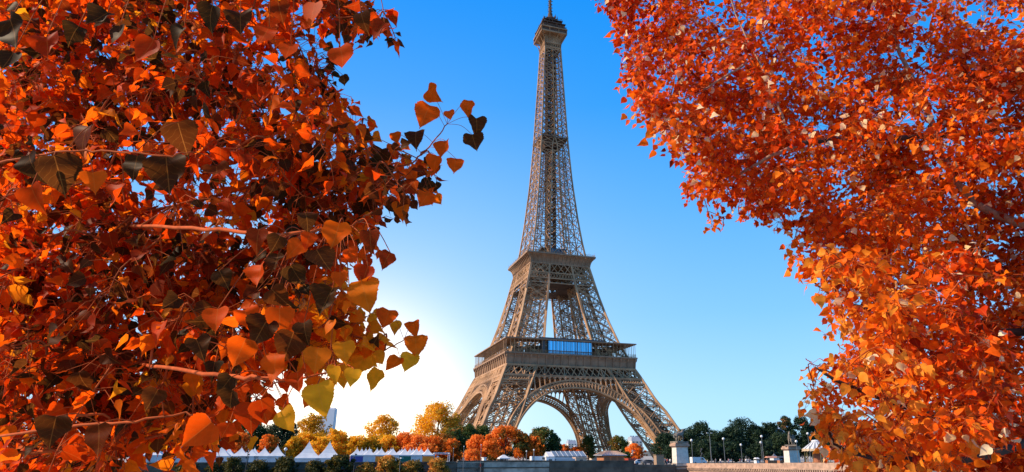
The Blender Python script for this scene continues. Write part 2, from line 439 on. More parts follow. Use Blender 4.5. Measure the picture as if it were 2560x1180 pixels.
b.build('railing', IRON, first)
b = MB(); ring(b, 27.5, 36.3, 64.1, 64.65); b.build('gallery_roof', IRON_P, first)
b = MB()
for k in range(4):
    for sg in (-1, 1):
        c = fp(k, sg * 11, 25, 0); b.box((c.x, c.y, 59.8), (22.4, 5, 5.0) if k % 2 == 0 else (5, 22.4, 5.0))
b.build('gallery_room', IRON_D, first)
b = MB(); b.box((-1.1, -32.2, 61.0), (24.4, 5.2, 7.0)); gp = b.build('glass_pavilion', PAV, first)
b = MB()
for i in range(13): b.box((-1.1 - 12.2 + 24.4 * i / 12 + (.5 if i % 3 == 1 else 0), -34.86, 61.0), (.22 if i % 4 else .4, .12, 7.0))
b.box((-1.1, -34.86, 58.9), (24.4, .12, .22)); b.box((-.4, -32.2, 65.15), (36.0, 6.6, .7)); b.box((-15.6, -32.8, 61.0), (1.6, 4.4, 7.2))
b.build('pavilion_frame', DKMETAL, gp)
# second platform
b = MB()
for k in range(4):
    for z, t in ((110.6, .7), (105.0, .6), (101.6, .6), (98.8, .45)):
        b.bar(fp(k, -o_(z), o_(z) + .2, z), fp(k, o_(z), o_(z) + .2, z), t)
    for (z0, z1, n, t) in ((105.0, 110.6, 9, .36), (101.6, 105.0, 22, .25)):
        for i in range(n):
            x = lambda j, z: -o_(z) + 2 * o_(z) * j / n
            b.bar(fp(k, x(i, z0), o_(z0) + .2, z0), fp(k, x(i + 1, z1), o_(z1) + .2, z1), t); b.bar(fp(k, x(i + 1, z0), o_(z0) + .2, z0), fp(k, x(i, z1), o_(z1) + .2, z1), t)
    for sg in (-1, 1): b.bar(fp(k, sg * i_(98), o_(98) + .2, 98), fp(k, sg * i_(110), o_(110) + .2, 110), .6)
    for x in np.linspace(-15, 15, 9): b.girder(fp(k, x, 16.5, 109.6), fp(k, x, 0, 109.6), Vector((0, 1, 0)) if k % 2 else Vector((1, 0, 0)), 1.2, .25, 6)
second = b.build('second_platform', IRON, tower)
b = MB(); ring(b, .1, 17.2, 110.8, 111.2); ring(b, 4.5, 20.0, 115.6, 116.2); ring(b, 3.0, 18.2, 98.9, 99.2); b.build('deck', IRON_D, second)
b = MB()
for k in range(4):
    prof = [(17.55, 110.5), (17.75, 112), (18.2, 113.4), (18.9, 114.5), (20.1, 115.5)]
    for (ha, za), (hb, zb) in zip(prof, prof[1:]):
        b.add([fp(k, -ha, ha, za), fp(k, ha, ha, za), fp(k, hb, hb, zb), fp(k, -hb, hb, zb)], [(0, 1, 2, 3)])
    for i in range(16):
        u = -1 + 2 * i / 15
        b.path([fp(k, u * h, h + .3, z) for h, z in prof], .38, .6)
    b.bar(fp(k, -20.5, 20.4, 115.9), fp(k, 20.5, 20.4, 115.9), .55, .8, True); b.bar(fp(k, -17.8, 17.75, 110.4), fp(k, 17.8, 17.75, 110.4), .4, .5, True)
b.build('console', IRON_P, second)
b = MB()
for k in range(4):
    for z in (116.8, 117.4): b.bar(fp(k, -20.2, 20.2, z), fp(k, 20.2, 20.2, z), .1)
    for i in range(44): x = -20.2 + 40.4 * i / 44; b.bar(fp(k, x, 20.2, 116.1), fp(k, x, 20.2, 118.6 if i % 4 == 0 else 117.4), .09)
b.build('railing', IRON, second)
b = MB(); b.box((0, 0, 117.6), (17, 17, 3.0)); b.box((0, 0, 119.4), (19, 19, .5)); b.box((1.5, -7.5, 121.4), (11, 3.0, 3.2)); b.box((0, 0, 123.3), (15, 12, .4)); b.build('shop_rooms', IRON_D, second)
b = MB(); b.box((1.5, -9.04, 121.4), (9.6, .06, 2.5)); b.build('window', DKGLASS, second)
# shaft above the second platform
b = MB(); lev = [116.2]
while lev[-1] < 262: lev.append(lev[-1] + max(4.2, o_(lev[-1]) * .58))
lev[-1] = 263.0
for k in range(4):
    zs = np.array(lev)
    b.path([fp(k, -o_(z), o_(z), z) for z in zs], .8)
    for sg in (-1, 1):
        b.path([fp(k, sg * i_(z) if z < 195 else sg * .0, o_(z), z) for z in zs if z < 200 or sg > 0], .5)
    for z0, z1 in zip(lev, lev[1:]):
        cols = lambda z: [-o_(z), -i_(z), i_(z), o_(z)] if z0 < 185 else [-o_(z), 0.0, o_(z)]
        ca, cb = cols(z0), cols(z1)
        for u0, v0, u1, v1 in zip(ca, ca[1:], cb, cb[1:]):
            b.bar(fp(k, u0, o_(z0), z0), fp(k, v1, o_(z1), z1), .3); b.bar(fp(k, v0, o_(z0), z0), fp(k, u1, o_(z1), z1), .3)
            b.bar(fp(k, u1, o_(z1), z1), fp(k, v1, o_(z1), z1), .3)
            if z0 < 200:
                ha, hb = (u0 + v0) / 2, (u1 + v1) / 2; zm = (z0 + z1) / 2
                b.bar(fp(k, (u0 + u1) / 2, o_(zm), zm), fp(k, hb, o_(z1), z1), .16); b.bar(fp(k, (v0 + v1) / 2, o_(zm), zm), fp(k, hb, o_(z1), z1), .16)
        # inner faces of the four corner posts, and cross ties
        if z0 < 185:
            b.bar(fp(k, -i_(z0), o_(z0), z0), fp(k, -i_(z1), i_(z1), z1), .24); b.bar(fp(k, -i_(z0), i_(z0), z0), fp(k, -i_(z1), o_(z1), z1), .24)
            b.bar(fp(k, i_(z0), o_(z0), z0), fp(k, i_(z1), i_(z1), z1), .24); b.bar(fp(k, -i_(z0), i_(z0), z0), fp(k, -i_(z1), i_(z1), z1), .4)
            b.bar(fp(k, i_(z1), o_(z1), z1), fp(k, i_(z1), i_(z1), z1), .24); b.bar(fp(k, -i_(z1), o_(z1), z1), fp(k, -i_(z1), i_(z1), z1), .24)
        else: b.bar(fp(k, -o_(z1), o_(z1), z1), fp(k, o_(z1), -o_(z1), z1), .25)
        zm = (z0 + z1) / 2
        b.bar(fp(k, 0, o_(z1), z1), fp(k, 0, 2.6, z1), .28)
b.build('shaft', IRON, tower)
b = MB()
for k in range(4):
    for x in (-2.5, -.9, .9, 2.5): b.bar(fp(k, x, 2.6, 117), fp(k, x, 2.3, 270), .42)
    for i in range(66):
        z0, z1 = 117 + i * 2.3, 117 + (i + 1) * 2.3; sg = 1 if i % 2 else -1
        b.bar(fp(k, 2.6 * sg, 2.6, z0), fp(k, -2.6 * sg, 2.6, z1), .5, .35); b.bar(fp(k, -2.6, 2.6, z1), fp(k, 2.6, 2.6, z1), .35)
        if i % 3 == 0: b.bar(fp(k, -1.6, 1.5, z0), fp(k, 1.6, 1.5, z1), 1.3, .2)
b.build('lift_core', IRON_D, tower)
b = MB(); ring(b, 2.8, 8.9, 195.5, 195.9)
for k in range(4):
    for x in np.linspace(-8.9, 8.9, 9): b.bar(fp(k, x, 8.9, 195.9), fp(k, x, 8.9, 197.1), .08)
    b.bar(fp(k, -8.9, 8.9, 197.1), fp(k, 8.9, 8.9, 197.1), .1)
    b.add([fp(k, -4.5, 4.5, 190.5), fp(k, 4.5, 4.5, 190.5), fp(k, 6.8, 6.8, 195.4), fp(k, -6.8, 6.8, 195.4)], [(0, 1, 2, 3)])
b.build('middle_landing', IRON_D, tower)
# summit
b = MB()
for k in range(4):
    prof = [(5.4, 262), (5.55, 265.5), (6.1, 268.5), (7.2, 271), (8.6, 272.8), (8.7, 276.2)]
    for u in (-1, 1): b.path([fp(k, u * h, h, z) for h, z in prof], .55)
    for u in (-.36, .36): b.path([fp(k, u * h, h - .1, z) for h, z in prof[2:]], .35)
    for z in (263.2, 266.5): b.bar(fp(k, -5.6, 5.5, z), fp(k, 5.6, 5.5, z), .5)
    for i in range(8): 
        x0, x1 = -5.4 + 1.35 * i, -5.4 + 1.35 * (i + 1); b.bar(fp(k, x0, 5.5, 263.2), fp(k, x1, 5.5, 266.5), .25); b.bar(fp(k, x1, 5.5, 263.2), fp(k, x0, 5.5, 266.5), .25)
        b.bar(fp(k, x0, 5.3, 266.5), fp(k, x0, 5.3, 273), .3)
    b.add([fp(k, -5.2, 5.2, 266.3), fp(k, 5.2, 5.2, 266.3), fp(k, 5.2, 5.2, 273.4), fp(k, -5.2, 5.2, 273.4)], [(0, 1, 2, 3)])
    b.bar(fp(k, -8.8, 8.7, 272.9), fp(k, 8.8, 8.7, 272.9), .5); b.bar(fp(k, -8.9, 8.8, 276.4), fp(k, 8.9, 8.8, 276.4), .7, .8)
ring(b, .1, 8.6, 273.4, 273.9)
summit = b.build('summit_platform', IRON, tower)
b = MB(); b.box((0, 0, 275.0), (16.6, 16.6, 2.2)); b.box((0, 0, 278.6), (14.4, 14.4, 3.8)); b.box((0, 0, 280.9), (16.4, 16.4, .6))
b.box((0, 0, 282.4), (11.0, 11.0, 2.6)); b.box((0, 0, 284.2), (13.4, 13.4, .5)); b.box((0, 0, 286), (8, 8, 3.0))
b.lathe((0, 0, 287.4), [(4.0, 0), (3.6, 1.6), (2.5, 3.0), (1.7, 3.6), (1.6, 6)], 10); b.build('summit_cabin', IRON_D, summit)
b = MB(); r2 = random.Random(3)
for i in range(90):
    h = r2.choice((8.3, 8.5, 7.0, 6.2, 4.5)); z = {8.3: 277, 8.5: 277, 7.0: 281.2, 6.2: 284.4, 4.5: 287}[h]; k = r2.randrange(4); x = r2.uniform(-h, h)
    p = fp(k, x, h, z); b.bar(p, p + Vector((r2.uniform(-.5, .5), r2.uniform(-.5, .5), r2.uniform(.8, 3.6))), r2.uniform(.12, .34))
    if r2.random() < .3: b.box(p + Vector((0, 0, 1)), (r2.uniform(.5, 1.2), r2.uniform(.5, 1.2), r2.uniform(.6, 1.6)))
for k in range(4):
    for z, h in ((277.4, 8.6), (278.4, 8.6), (285.3, 6.5)): b.bar(fp(k, -h, h, z), fp(k, h, h, z), .14)
b.build('aerial_cluster', IRON_D, summit)
b = MB(); b.tube([(0, 0, 291), (0, 0, 297), (0, 0, 304), (0, 0, 309)], [1.3, 1.1, .85, .7], 8); b.tube([(0, 0, 309), (0, 0, 324)], [.35, .3], 8)
for i in range(40):
    z = 293 + 16 * i / 40; a = i * 2.4; b.bar((0, 0, z), (1.7 * math.cos(a), 1.7 * math.sin(a), z + .3), .2, .5)
b.build('mast', IRON_D, tower)

# ------------------------------------------------------------------ quay walls, bridge, pedestals
def wall_piece(pa, pb, top, m, label, openings=(), cap=None):
    A, B = quay(pa, 0), quay(pb, 0); L = (B - A).length
    t = empty('quay_wall', label, 'wall', (A.x, A.y, 0), QROT, 'stone quay walls along the far bank')
    b = MB(); zt = top - .35
    if openings:
        xs = [0.0]
        for c, w in openings: xs += [c - w / 2, c + w / 2]
        xs.append(L)
        for i in range(0, len(xs), 2): b.box(((xs[i] + xs[i + 1]) / 2, 0, (zt - 6) / 2), (xs[i + 1] - xs[i], .9, zt + 6))
        for c, w in openings: b.box((c, 0, (zt - 1.7) / 2), (w - .002, .86, zt + 1.7)); b.box((c, .5, -3.6), (w - .002, .1, 4.6))
    else: b.box((L / 2, 0, (zt - 6) / 2), (L, .9, zt + 6))
    b.build('wall_face', m, t)
    b = MB(); b.box((L / 2, 0, top - .175), (L - .01, 1.15, .35)); b.box((L / 2, -.5, -.5), (L - .02, .22, .3)); b.build('coping', cap or m, t)
    return t
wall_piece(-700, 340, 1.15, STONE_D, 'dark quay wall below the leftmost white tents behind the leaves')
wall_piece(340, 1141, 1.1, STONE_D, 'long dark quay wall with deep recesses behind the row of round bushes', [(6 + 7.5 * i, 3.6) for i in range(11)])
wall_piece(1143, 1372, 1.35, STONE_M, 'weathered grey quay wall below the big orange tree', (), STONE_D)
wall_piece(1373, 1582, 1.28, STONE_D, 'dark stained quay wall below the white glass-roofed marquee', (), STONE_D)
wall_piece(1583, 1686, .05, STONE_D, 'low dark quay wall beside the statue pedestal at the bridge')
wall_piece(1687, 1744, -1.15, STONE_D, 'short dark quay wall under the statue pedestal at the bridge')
def pedestal(s, n, z0, ztop, dims, label):
    t = empty('statue_pedestal', label, 'pedestal', qp(s, n, z0), QROT, 'stone pedestals at the bridge head'); h = ztop - z0; w, l = dims
    b = MB(); b.box((0, 0, .55), (w + 1.0, l + 1.0, 1.1)); b.box((0, 0, 1.4), (w + .5, l + .5, .6), 0, 0, .94); b.build('base', STONE_M, t)
    b = MB(); b.box((0, 0, 1.7 + (h - 3.0) / 2), (w, l, h - 3.0), 0, 0, .95); b.build('shaft', STONE, t)
    b = MB(); b.box((0, 0, h - 1.15), (w + .15, l + .15, .3)); b.box((0, 0, h - .72), (w + .8, l + .8, .56)); b.box((0, 0, h - .22), (w + .3, l + .3, .44)); b.build('cornice', STONE_R, t)
    return t
pedestal(2.2, 1.5, -1.2, 6.3, (4.1, 2.8), 'pale square stone pedestal under the statue beside the low dark wall')
pedestal(42.8, 1.5, -1.2, 5.5, (4.1, 2.8), 'pale square stone pedestal beside the striped carousel')
# bridge with cornice, modillions and five arches
bridge = empty('stone_bridge', 'warm stone arch bridge with bracketed cornice leading to the pedestals', 'bridge', qp(3.5, 0, 0), QROT - math.pi / 2)
BL, BW = 168.0, 36.0       # local x runs along the bridge towards the camera, y across (positive = left bank upstream side is y=0)
def bz(t): return .42 + .62 * math.sin(math.pi * min(max(t / BL, 0), 1))
b = MB(); nseg = 28
def strip(b, y0, y1, dz0, dz1):
    for i in range(nseg):
        t0, t1 = BL * i / nseg, BL * (i + 1) / nseg
        vs = [(t0, y0, bz(t0) + dz0), (t1, y0, bz(t1) + dz0), (t1, y1, bz(t1) + dz0), (t0, y1, bz(t0) + dz0), (t0, y0, bz(t0) + dz1), (t1, y0, bz(t1) + dz1), (t1, y1, bz(t1) + dz1), (t0, y1, bz(t0) + dz1)]
        b.add(vs, [(0, 3, 2, 1), (4, 5, 6, 7), (0, 1, 5, 4), (2, 3, 7, 6)])
strip(b, -.25, .35, -1.05, 0); b.build('parapet', STONE_R, bridge); b = MB(); strip(b, BW - .35, BW + .25, -1.05, 0); b.build('parapet', STONE_R, bridge)
for sg in (0, 1):
    b = MB(); yo = BW if sg else 0; f_ = 1 if sg else -1
    strip(b, min(yo + f_ * .6, yo - f_ * .1), max(yo + f_ * .6, yo - f_ * .1), -1.38, -1.05); strip(b, min(yo + f_ * .16, yo - f_ * .05), max(yo + f_ * .16, yo - f_ * .05), -2.1, -1.36)
    for i in range(230): t = .4 + i * .73; b.box((t, yo + f_ * .34, bz(t) - 1.6), (.36, .4, .46))
    b.build('cornice', STONE_R, bridge)
b = MB(); strip(b, .35, BW - .35, -1.2, -.98); b.build('deck', ASPH, bridge)
b = MB(); span = 28.0; pier = (BL - 5 * span) / 6
for y in (0.0, BW - .6):
    x = 0.0; pts = [(0, -1.0), (0, -9)]
    for a in range(5):
        x0 = pier + a * (span + pier)
        pts.append((x0, -9)); pts += [(x0 + span / 2 - span / 2 * math.cos(t), -6.6 + 4.0 * math.sin(t)) for t in np.linspace(0, math.pi, 13)]; pts.append((x0 + span, -9))
    pts += [(BL, -9), (BL, -1.0)]
    b.prism(pts, (0, y, 0), (1, 0, 0), (0, 0, 1), (0, .6, 0))
for a in range(6): b.box((pier / 2 + a * (span + pier), BW / 2, -5.8), (pier, BW - 1.3, 6.5))
b.build('arch_wall', STONE_R, bridge)

# skinned figures -------------------------------------------------------------
def skin(name, pts, edges, rad, m, parent, lvl=1, root=0, loc=(0, 0, 0)):
    me = bpy.data.meshes.new(name); me.from_pydata(pts, edges, []); me.materials.append(m)
    o = bpy.data.objects.new(name, me); COL.objects.link(o); o.parent = parent; o.location = loc
    md = o.modifiers.new('skin', 'SKIN'); md.use_smooth_shade = True
    for i, v in enumerate(me.skin_vertices[0].data):
        r = rad[i]; v.radius = (r, r) if not hasattr(r, '__len__') else r; v.use_root = (i == root)
    sb = o.modifiers.new('sub', 'SUBSURF'); sb.levels = lvl; sb.render_levels = lvl
    return o
HORSE_P = [(0, -1.05, 1.75), (0, -.45, 1.72), (0, .2, 1.66), (0, .85, 1.76), (0, 1.2, 2.2), (0, 1.5, 2.62), (0, 1.72, 2.66), (0, 2.1, 2.35),
           (.28, .85, 1.3), (.28, .95, .75), (.28, .9, .1), (-.28, .95, 1.3), (-.28, 1.3, 1.0), (-.28, 1.2, .5),
           (.3, -1.05, 1.3), (.3, -.8, .95), (.3, -1.12, .62), (.3, -1.02, .08), (-.3, -1.0, 1.3), (-.3, -.62, .95), (-.3, -.92, .62), (-.3, -.8, .08),
           (0, -1.4, 1.7), (0, -1.62, 1.2), (0, -1.58, .7)]
HORSE_E = [(0, 1), (1, 2), (2, 3), (3, 4), (4, 5), (5, 6), (6, 7), (3, 8), (8, 9), (9, 10), (3, 11), (11, 12), (12, 13), (0, 14), (14, 15), (15, 16), (16, 17), (0, 18), (18, 19), (19, 20), (20, 21), (0, 22), (22, 23), (23, 24)]
HORSE_R = [.46, .44, .43, .46, .34, .24, .2, .13, .2, .12, .11, .2, .13, .11, .26, .16, .1, .11, .26, .16, .1, .11, .12, .13, .06]
def man_pts(h, arm_up=0.0, stride=.12):
    s = h / 1.75
    p = [(0, 0, .95), (0, 0, 1.15), (0, 0, 1.38), (0, .01, 1.52), (0, .02, 1.66), (0, .02, 1.74),
         (.17, 0, 1.42), (.24, .03, 1.15), (.25, .12 + arm_up * .2, .92 + arm_up), (.25, .16 + arm_up * .25, .84 + arm_up), (-.17, 0, 1.42), (-.24, -.03, 1.15), (-.25, .05, .92), (-.25, .08, .84),
         (.1, stride * .5, .88), (.1, stride, .5), (.1, stride * 1.1, .08), (.1, stride + .14, .04), (-.1, -stride * .4, .88), (-.1, -stride, .5), (-.1, -stride * 1.6, .08), (-.1, -stride * 1.6 + .14, .04)]
    return [tuple(c * s for c in q) for q in p]
MAN_E = [(0, 1), (1, 2), (2, 3), (3, 4), (4, 5), (2, 6), (6, 7), (7, 8), (8, 9), (2, 10), (10, 11), (11, 12), (12, 13), (0, 14), (14, 15), (15, 16), (16, 17), (0, 18), (18, 19), (19, 20), (20, 21)]
MAN_R = [.15, .14, .16, .06, .1, .085, .07, .055, .04, .04, .07, .055, .04, .04, .1, .075, .05, .045, .1, .075, .05, .045]
def statue(s, n, z, rz, label, sc=1.25):
    t = empty('equestrian_statue', label, 'statue', qp(s, n, z), rz, 'stone horse statues on the bridge pedestals')
    b = MB(); b.box((0, 0, .16), (2.6, 3.6, .32)); b.build('plinth', BRONZE, t)
    h = skin('horse', HORSE_P, HORSE_E, [r * 1.05 for r in HORSE_R], BRONZE, t, 1, 2, (0, 0, .3))
    b = MB(); b.tube([(0, .92, 2.25), (0, 1.25, 2.7), (0, 1.5, 2.98)], [.16, .2, .1], 6)
    for sg in (-1, 1): b.tube([(sg * .1, 1.5, 2.82), (sg * .13, 1.5, 3.05)], [.07, .02], 5)
    b.build('mane', BRONZE, h)
    t.scale = (sc, sc, sc)
    skin('warrior', man_pts(2.45, .5), MAN_E, [r * 1.45 for r in MAN_R], BRONZE, t, 1, 0, (-.75, .75, .3))
    return t
statue(2.2, 1.5, 6.3, QROT - R(78), 'weathered horse with standing warrior on the pedestal beside the low dark wall')
statue(42.8, 1.5, 5.5, QROT + R(140), 'weathered horse with standing warrior on the pedestal beside the carousel', 1.35)

# ------------------------------------------------------------------ tents
def tent_mesh(w, wall_h, peak):
    c = MB(); prof = [(0, 1.0), (.12, .93), (.3, .72), (.55, .42), (.8, .17), (1.0, 0)]
    pr = []
    n = 8
    for u, z in [(1.0, 0), (.8, .14), (.55, .33), (.33, .56), (.16, .79), (.05, .95), (.015, 1.0)]:
        pr.append((u * w / 2, wall_h + z * (peak - wall_h)))
    b_ = len(c.v)
    for h, z in pr:
        for x, y in ((-h, -h), (0, -h), (h, -h), (h, 0), (h, h), (0, h), (-h, h), (-h, 0)):
            c.v.append((x, y, z - (0.0 if (x and y) else .06 * h / 2)))
    for i in range(len(pr) - 1):
        for k in range(8):
            k2 = (k + 1) % 8; c.f.append((b_ + i * 8 + k, b_ + i * 8 + k2, b_ + (i + 1) * 8 + k2, b_ + (i + 1) * 8 + k)); c.m.append(0)
    c.box((0, -w / 2 - .01, wall_h - .12), (w, .05, .3)); c.box((-w / 2 - .01, 0, wall_h - .12), (.05, w, .3))
    c.tube([(0, 0, peak - .1), (0, 0, peak + .35)], [.05, .03], 6)
    return c
def wall_mesh(w, wall_h):
    b = MB(); h = w / 2 - .06
    for (x, y, dx, dy) in ((0, -h, w - .1, .04), (0, h, w - .1, .04), (-h, 0, .04, w - .2), (h, 0, .04, w - .2)): b.box((x, y, wall_h / 2 - .1), (dx, dy, wall_h - .25))
    return b
TCOL = {'white': CANVAS, 'blue': mat('blue_canvas', (.07, .08, .30), .8, .15), 'orange': mat('orange_canvas', (.95, .27, .02), .8, .12), 'green': mat('green_canvas', (.01, .13, .09), .8, .2)}
tent_cache = {}
def tent(px, py, off, w, col, label, wall_h=2.75):
    p = quay(px, off); pk = zat(py, p.y, px)
    key = (w, wall_h, round(pk * 2) / 2); pk = key[2]
    t = empty('peaked_tent', label, 'tent', (p.x, p.y, 0), QROT, 'white peaked tents lined up behind the quay wall')
    if key not in tent_cache:
        tent_cache[key] = (tent_mesh(w, wall_h, pk).build('canopy', CANVAS, t), wall_mesh(w, wall_h).build('side_wall', TCOL[col], t))
    else:
        for src, m in zip(tent_cache[key], (CANVAS, TCOL[col])):
            c = src.copy(); c.data = src.data if m is src.data.materials[0] else src.data.copy()
            if c.data is not src.data: c.data.materials[0] = m
            COL.objects.link(c); c.parent = t
    return t
tent(352, 1123, 4.5, 4.2, 'white', 'small white peaked tent farthest left, half hidden by orange leaves')
tent(382, 1112, 6, 5.0, 'white', 'white peaked tent between the leftmost small tent and the tall pair of tents')
tent(437, 1099, 8, 6.6, 'white', 'tall white peaked tent, left of the tall pair beside the hanging red leaf')
tent(457, 1103, 16, 5.4, 'white', 'tall white peaked tent, right of the tall pair beside the hanging red leaf')
for px, py, off, lab in ((522, 1123, 6, 'white tent just right of the hanging red leaf, first of the long low row'), (553, 1115, 6, 'white tent with a high peak, second in the long low row'),
                         (570, 1119, 14, 'white tent peeking from behind the second tent of the long low row'), (601, 1121, 6, 'white tent above a round dark bush in the long low row'),
                         (625, 1117, 6, 'white tent with a thin pole crossing it in the long low row'), (634, 1121, 14, 'white tent set back behind the pole in the long low row'),
                         (659, 1117, 6, 'white tent last but one in the long low row'), (691, 1117, 6, 'white tent ending the long low row beside the globe lamp')):
    tent(px, py, off, 4.0 if off > 10 else 4.3, 'white', lab, 2.5)
tent(769, 1104, 7, 6.4, 'white', 'large white steep tent, left one of the big pair before the yellow trees', 2.0)
tent(821, 1105, 7, 6.4, 'white', 'large white steep tent, right one of the big pair before the yellow trees', 2.0)
for (px, py), col, lab in zip(((891, 1120), (922, 1121), (952, 1120), (981, 1121), (1010.5, 1120), (1040, 1121), (1068, 1120)),
                              ('blue', 'white', 'orange', 'white', 'green', 'white', 'orange'),
                              ('white peaked tent with dark blue side wall', 'white peaked tent with white side wall between the blue and the orange one', 'white peaked tent with orange side wall beside a sunlit bush',
                               'white peaked tent hidden behind the tallest sunlit bush', 'white peaked tent with dark green side wall', 'white peaked tent with white wall between green and orange ones', 'white peaked tent with orange side wall ending the row beside the gate frame')):
    tent(px, py, 8, 3.25, col, lab, 2.75)
for px, py, lab in ((903, 1121, 'white tent in the back row behind the blue-walled tent'), (913, 1123, 'white tent in the back row just left of the white-walled tent'), (941.5, 1123, 'white tent in the back row left of the first orange tent'),
                    (969, 1124, 'white tent in the back row between the first orange tent and the sunlit bush'), (976, 1122, 'white tent in the back row behind the sunlit bush'), (997.5, 1125, 'white tent in the back row, left of two behind the green-walled tent'),
                    (1003.5, 1122, 'white tent in the back row, right of two behind the green-walled tent'), (1024, 1124, 'white tent in the back row right of the green-walled tent'), (1032, 1122, 'white tent in the back row touching the second white-walled tent'),
                    (1052, 1123, 'white tent in the back row just left of the last orange tent')):
    tent(px, py, 19, 2.9, 'white', lab, 2.9)
# white gate frame
p0, p1 = quay(1086, 8), quay(1124, 8); L = (p1 - p0).length
t = empty('gate_frame', 'white truss gate frame at the end of the coloured tent row', 'frame', (p0.x, p0.y, 0), QROT); b = MB()
for y in (0, 2.4):
    for x in (0, L): 
        b.box((x, y, 1.6), (.14, .14, 3.2))
    b.girder((0, y, 3.2), (L, y, 3.2), (0, 1, 0), .4, .07, 12)
for x in (0, L): b.box((x, 1.2, 3.2), (.12, 2.3, .12))
b.build('truss', WHITE, t)
b = MB(); b.lathe((.9, 0.05, 0), [(.55, .0), (.7, 1.0), (.4, 2.3), (.05, 2.6)], 10); b.build('rolled_curtain', CANVAS, t)

# ------------------------------------------------------------------ far bank trees
def foliage_mesh(name, clumps, n, size, rs, mats, parent, flat=.0):
    """leaf sprays: small bent quads spread through a set of clumps"""
    g = np.random.default_rng(rs); C = np.array([c[:3] for c in clumps]); RR = np.array([c[3] for c in clumps]); TT = np.array([c[4] for c in clumps])
    w = RR ** 2; idx = g.choice(len(clumps), n, p=w / w.sum())
    dirv = g.normal(size=(n, 3)); dirv /= np.linalg.norm(dirv, axis=1)[:, None]
    rad = RR[idx] * (g.random(n) ** .45) * g.uniform(.85, 1.12, n)
    P = C[idx] + dirv * rad[:, None] * np.array([1, 1, .82])
    nrm = dirv * .7 + g.normal(size=(n, 3)) * .6; nrm /= np.linalg.norm(nrm, axis=1)[:, None]
    a = np.cross(nrm, g.normal(size=(n, 3))); a /= np.linalg.norm(a, axis=1)[:, None]; bb = np.cross(nrm, a)
    s = size * g.uniform(.55, 1.35, n)[:, None]
    V = np.stack([P - a * s, P - bb * s * .6 + nrm * s * .12, P + a * s, P + bb * s * .6 + nrm * s * .12], 1).reshape(-1, 3)
    tint = np.clip(TT[idx] + g.normal(size=n) * .10, 0, 1)
    me = bpy.data.meshes.new(name); me.vertices.add(4 * n); me.vertices.foreach_set('co', V.ravel())
    me.loops.add(4 * n); me.loops.foreach_set('vertex_index', np.arange(4 * n)); me.polygons.add(n)
    me.polygons.foreach_set('loop_start', np.arange(0, 4 * n, 4)); me.polygons.foreach_set('loop_total', np.full(n, 4)); me.update(calc_edges=True)
    at_ = me.attributes.new('tint', 'FLOAT', 'POINT'); at_.data.foreach_set('value', np.repeat(tint, 4))
    me.materials.append(mats); o = bpy.data.objects.new(name, me); COL.objects.link(o); o.parent = parent; return o
TM = {'gold': leaf_mat('gold_foliage', [(0, (.09, .085, .012)), (.3, (.50, .27, .012)), (.65, (.92, .45, .012)), (1, (.97, .58, .05))], .5, .6, False, .2),
      'orange': leaf_mat('orange_foliage', [(0, (.03, .06, .012)), (.25, (.26, .11, .012)), (.5, (.84, .19, .012)), (1, (.95, .32, .05))], .4, .6, False, .2),
      'green': leaf_mat('green_foliage', [(0, (.018, .045, .012)), (.5, (.05, .09, .018)), (.85, (.12, .12, .02)), (1, (.45, .16, .03))], .3, .6, False, .2),
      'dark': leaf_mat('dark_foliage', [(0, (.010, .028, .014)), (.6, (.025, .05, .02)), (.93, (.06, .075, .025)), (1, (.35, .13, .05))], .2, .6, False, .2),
      'bush': leaf_mat('bush_foliage', [(0, (.03, .035, .012)), (.45, (.08, .07, .014)), (.7, (.34, .19, .02)), (1, (.90, .36, .06))], .3, .6, False, .2)}
tree_n = [0]
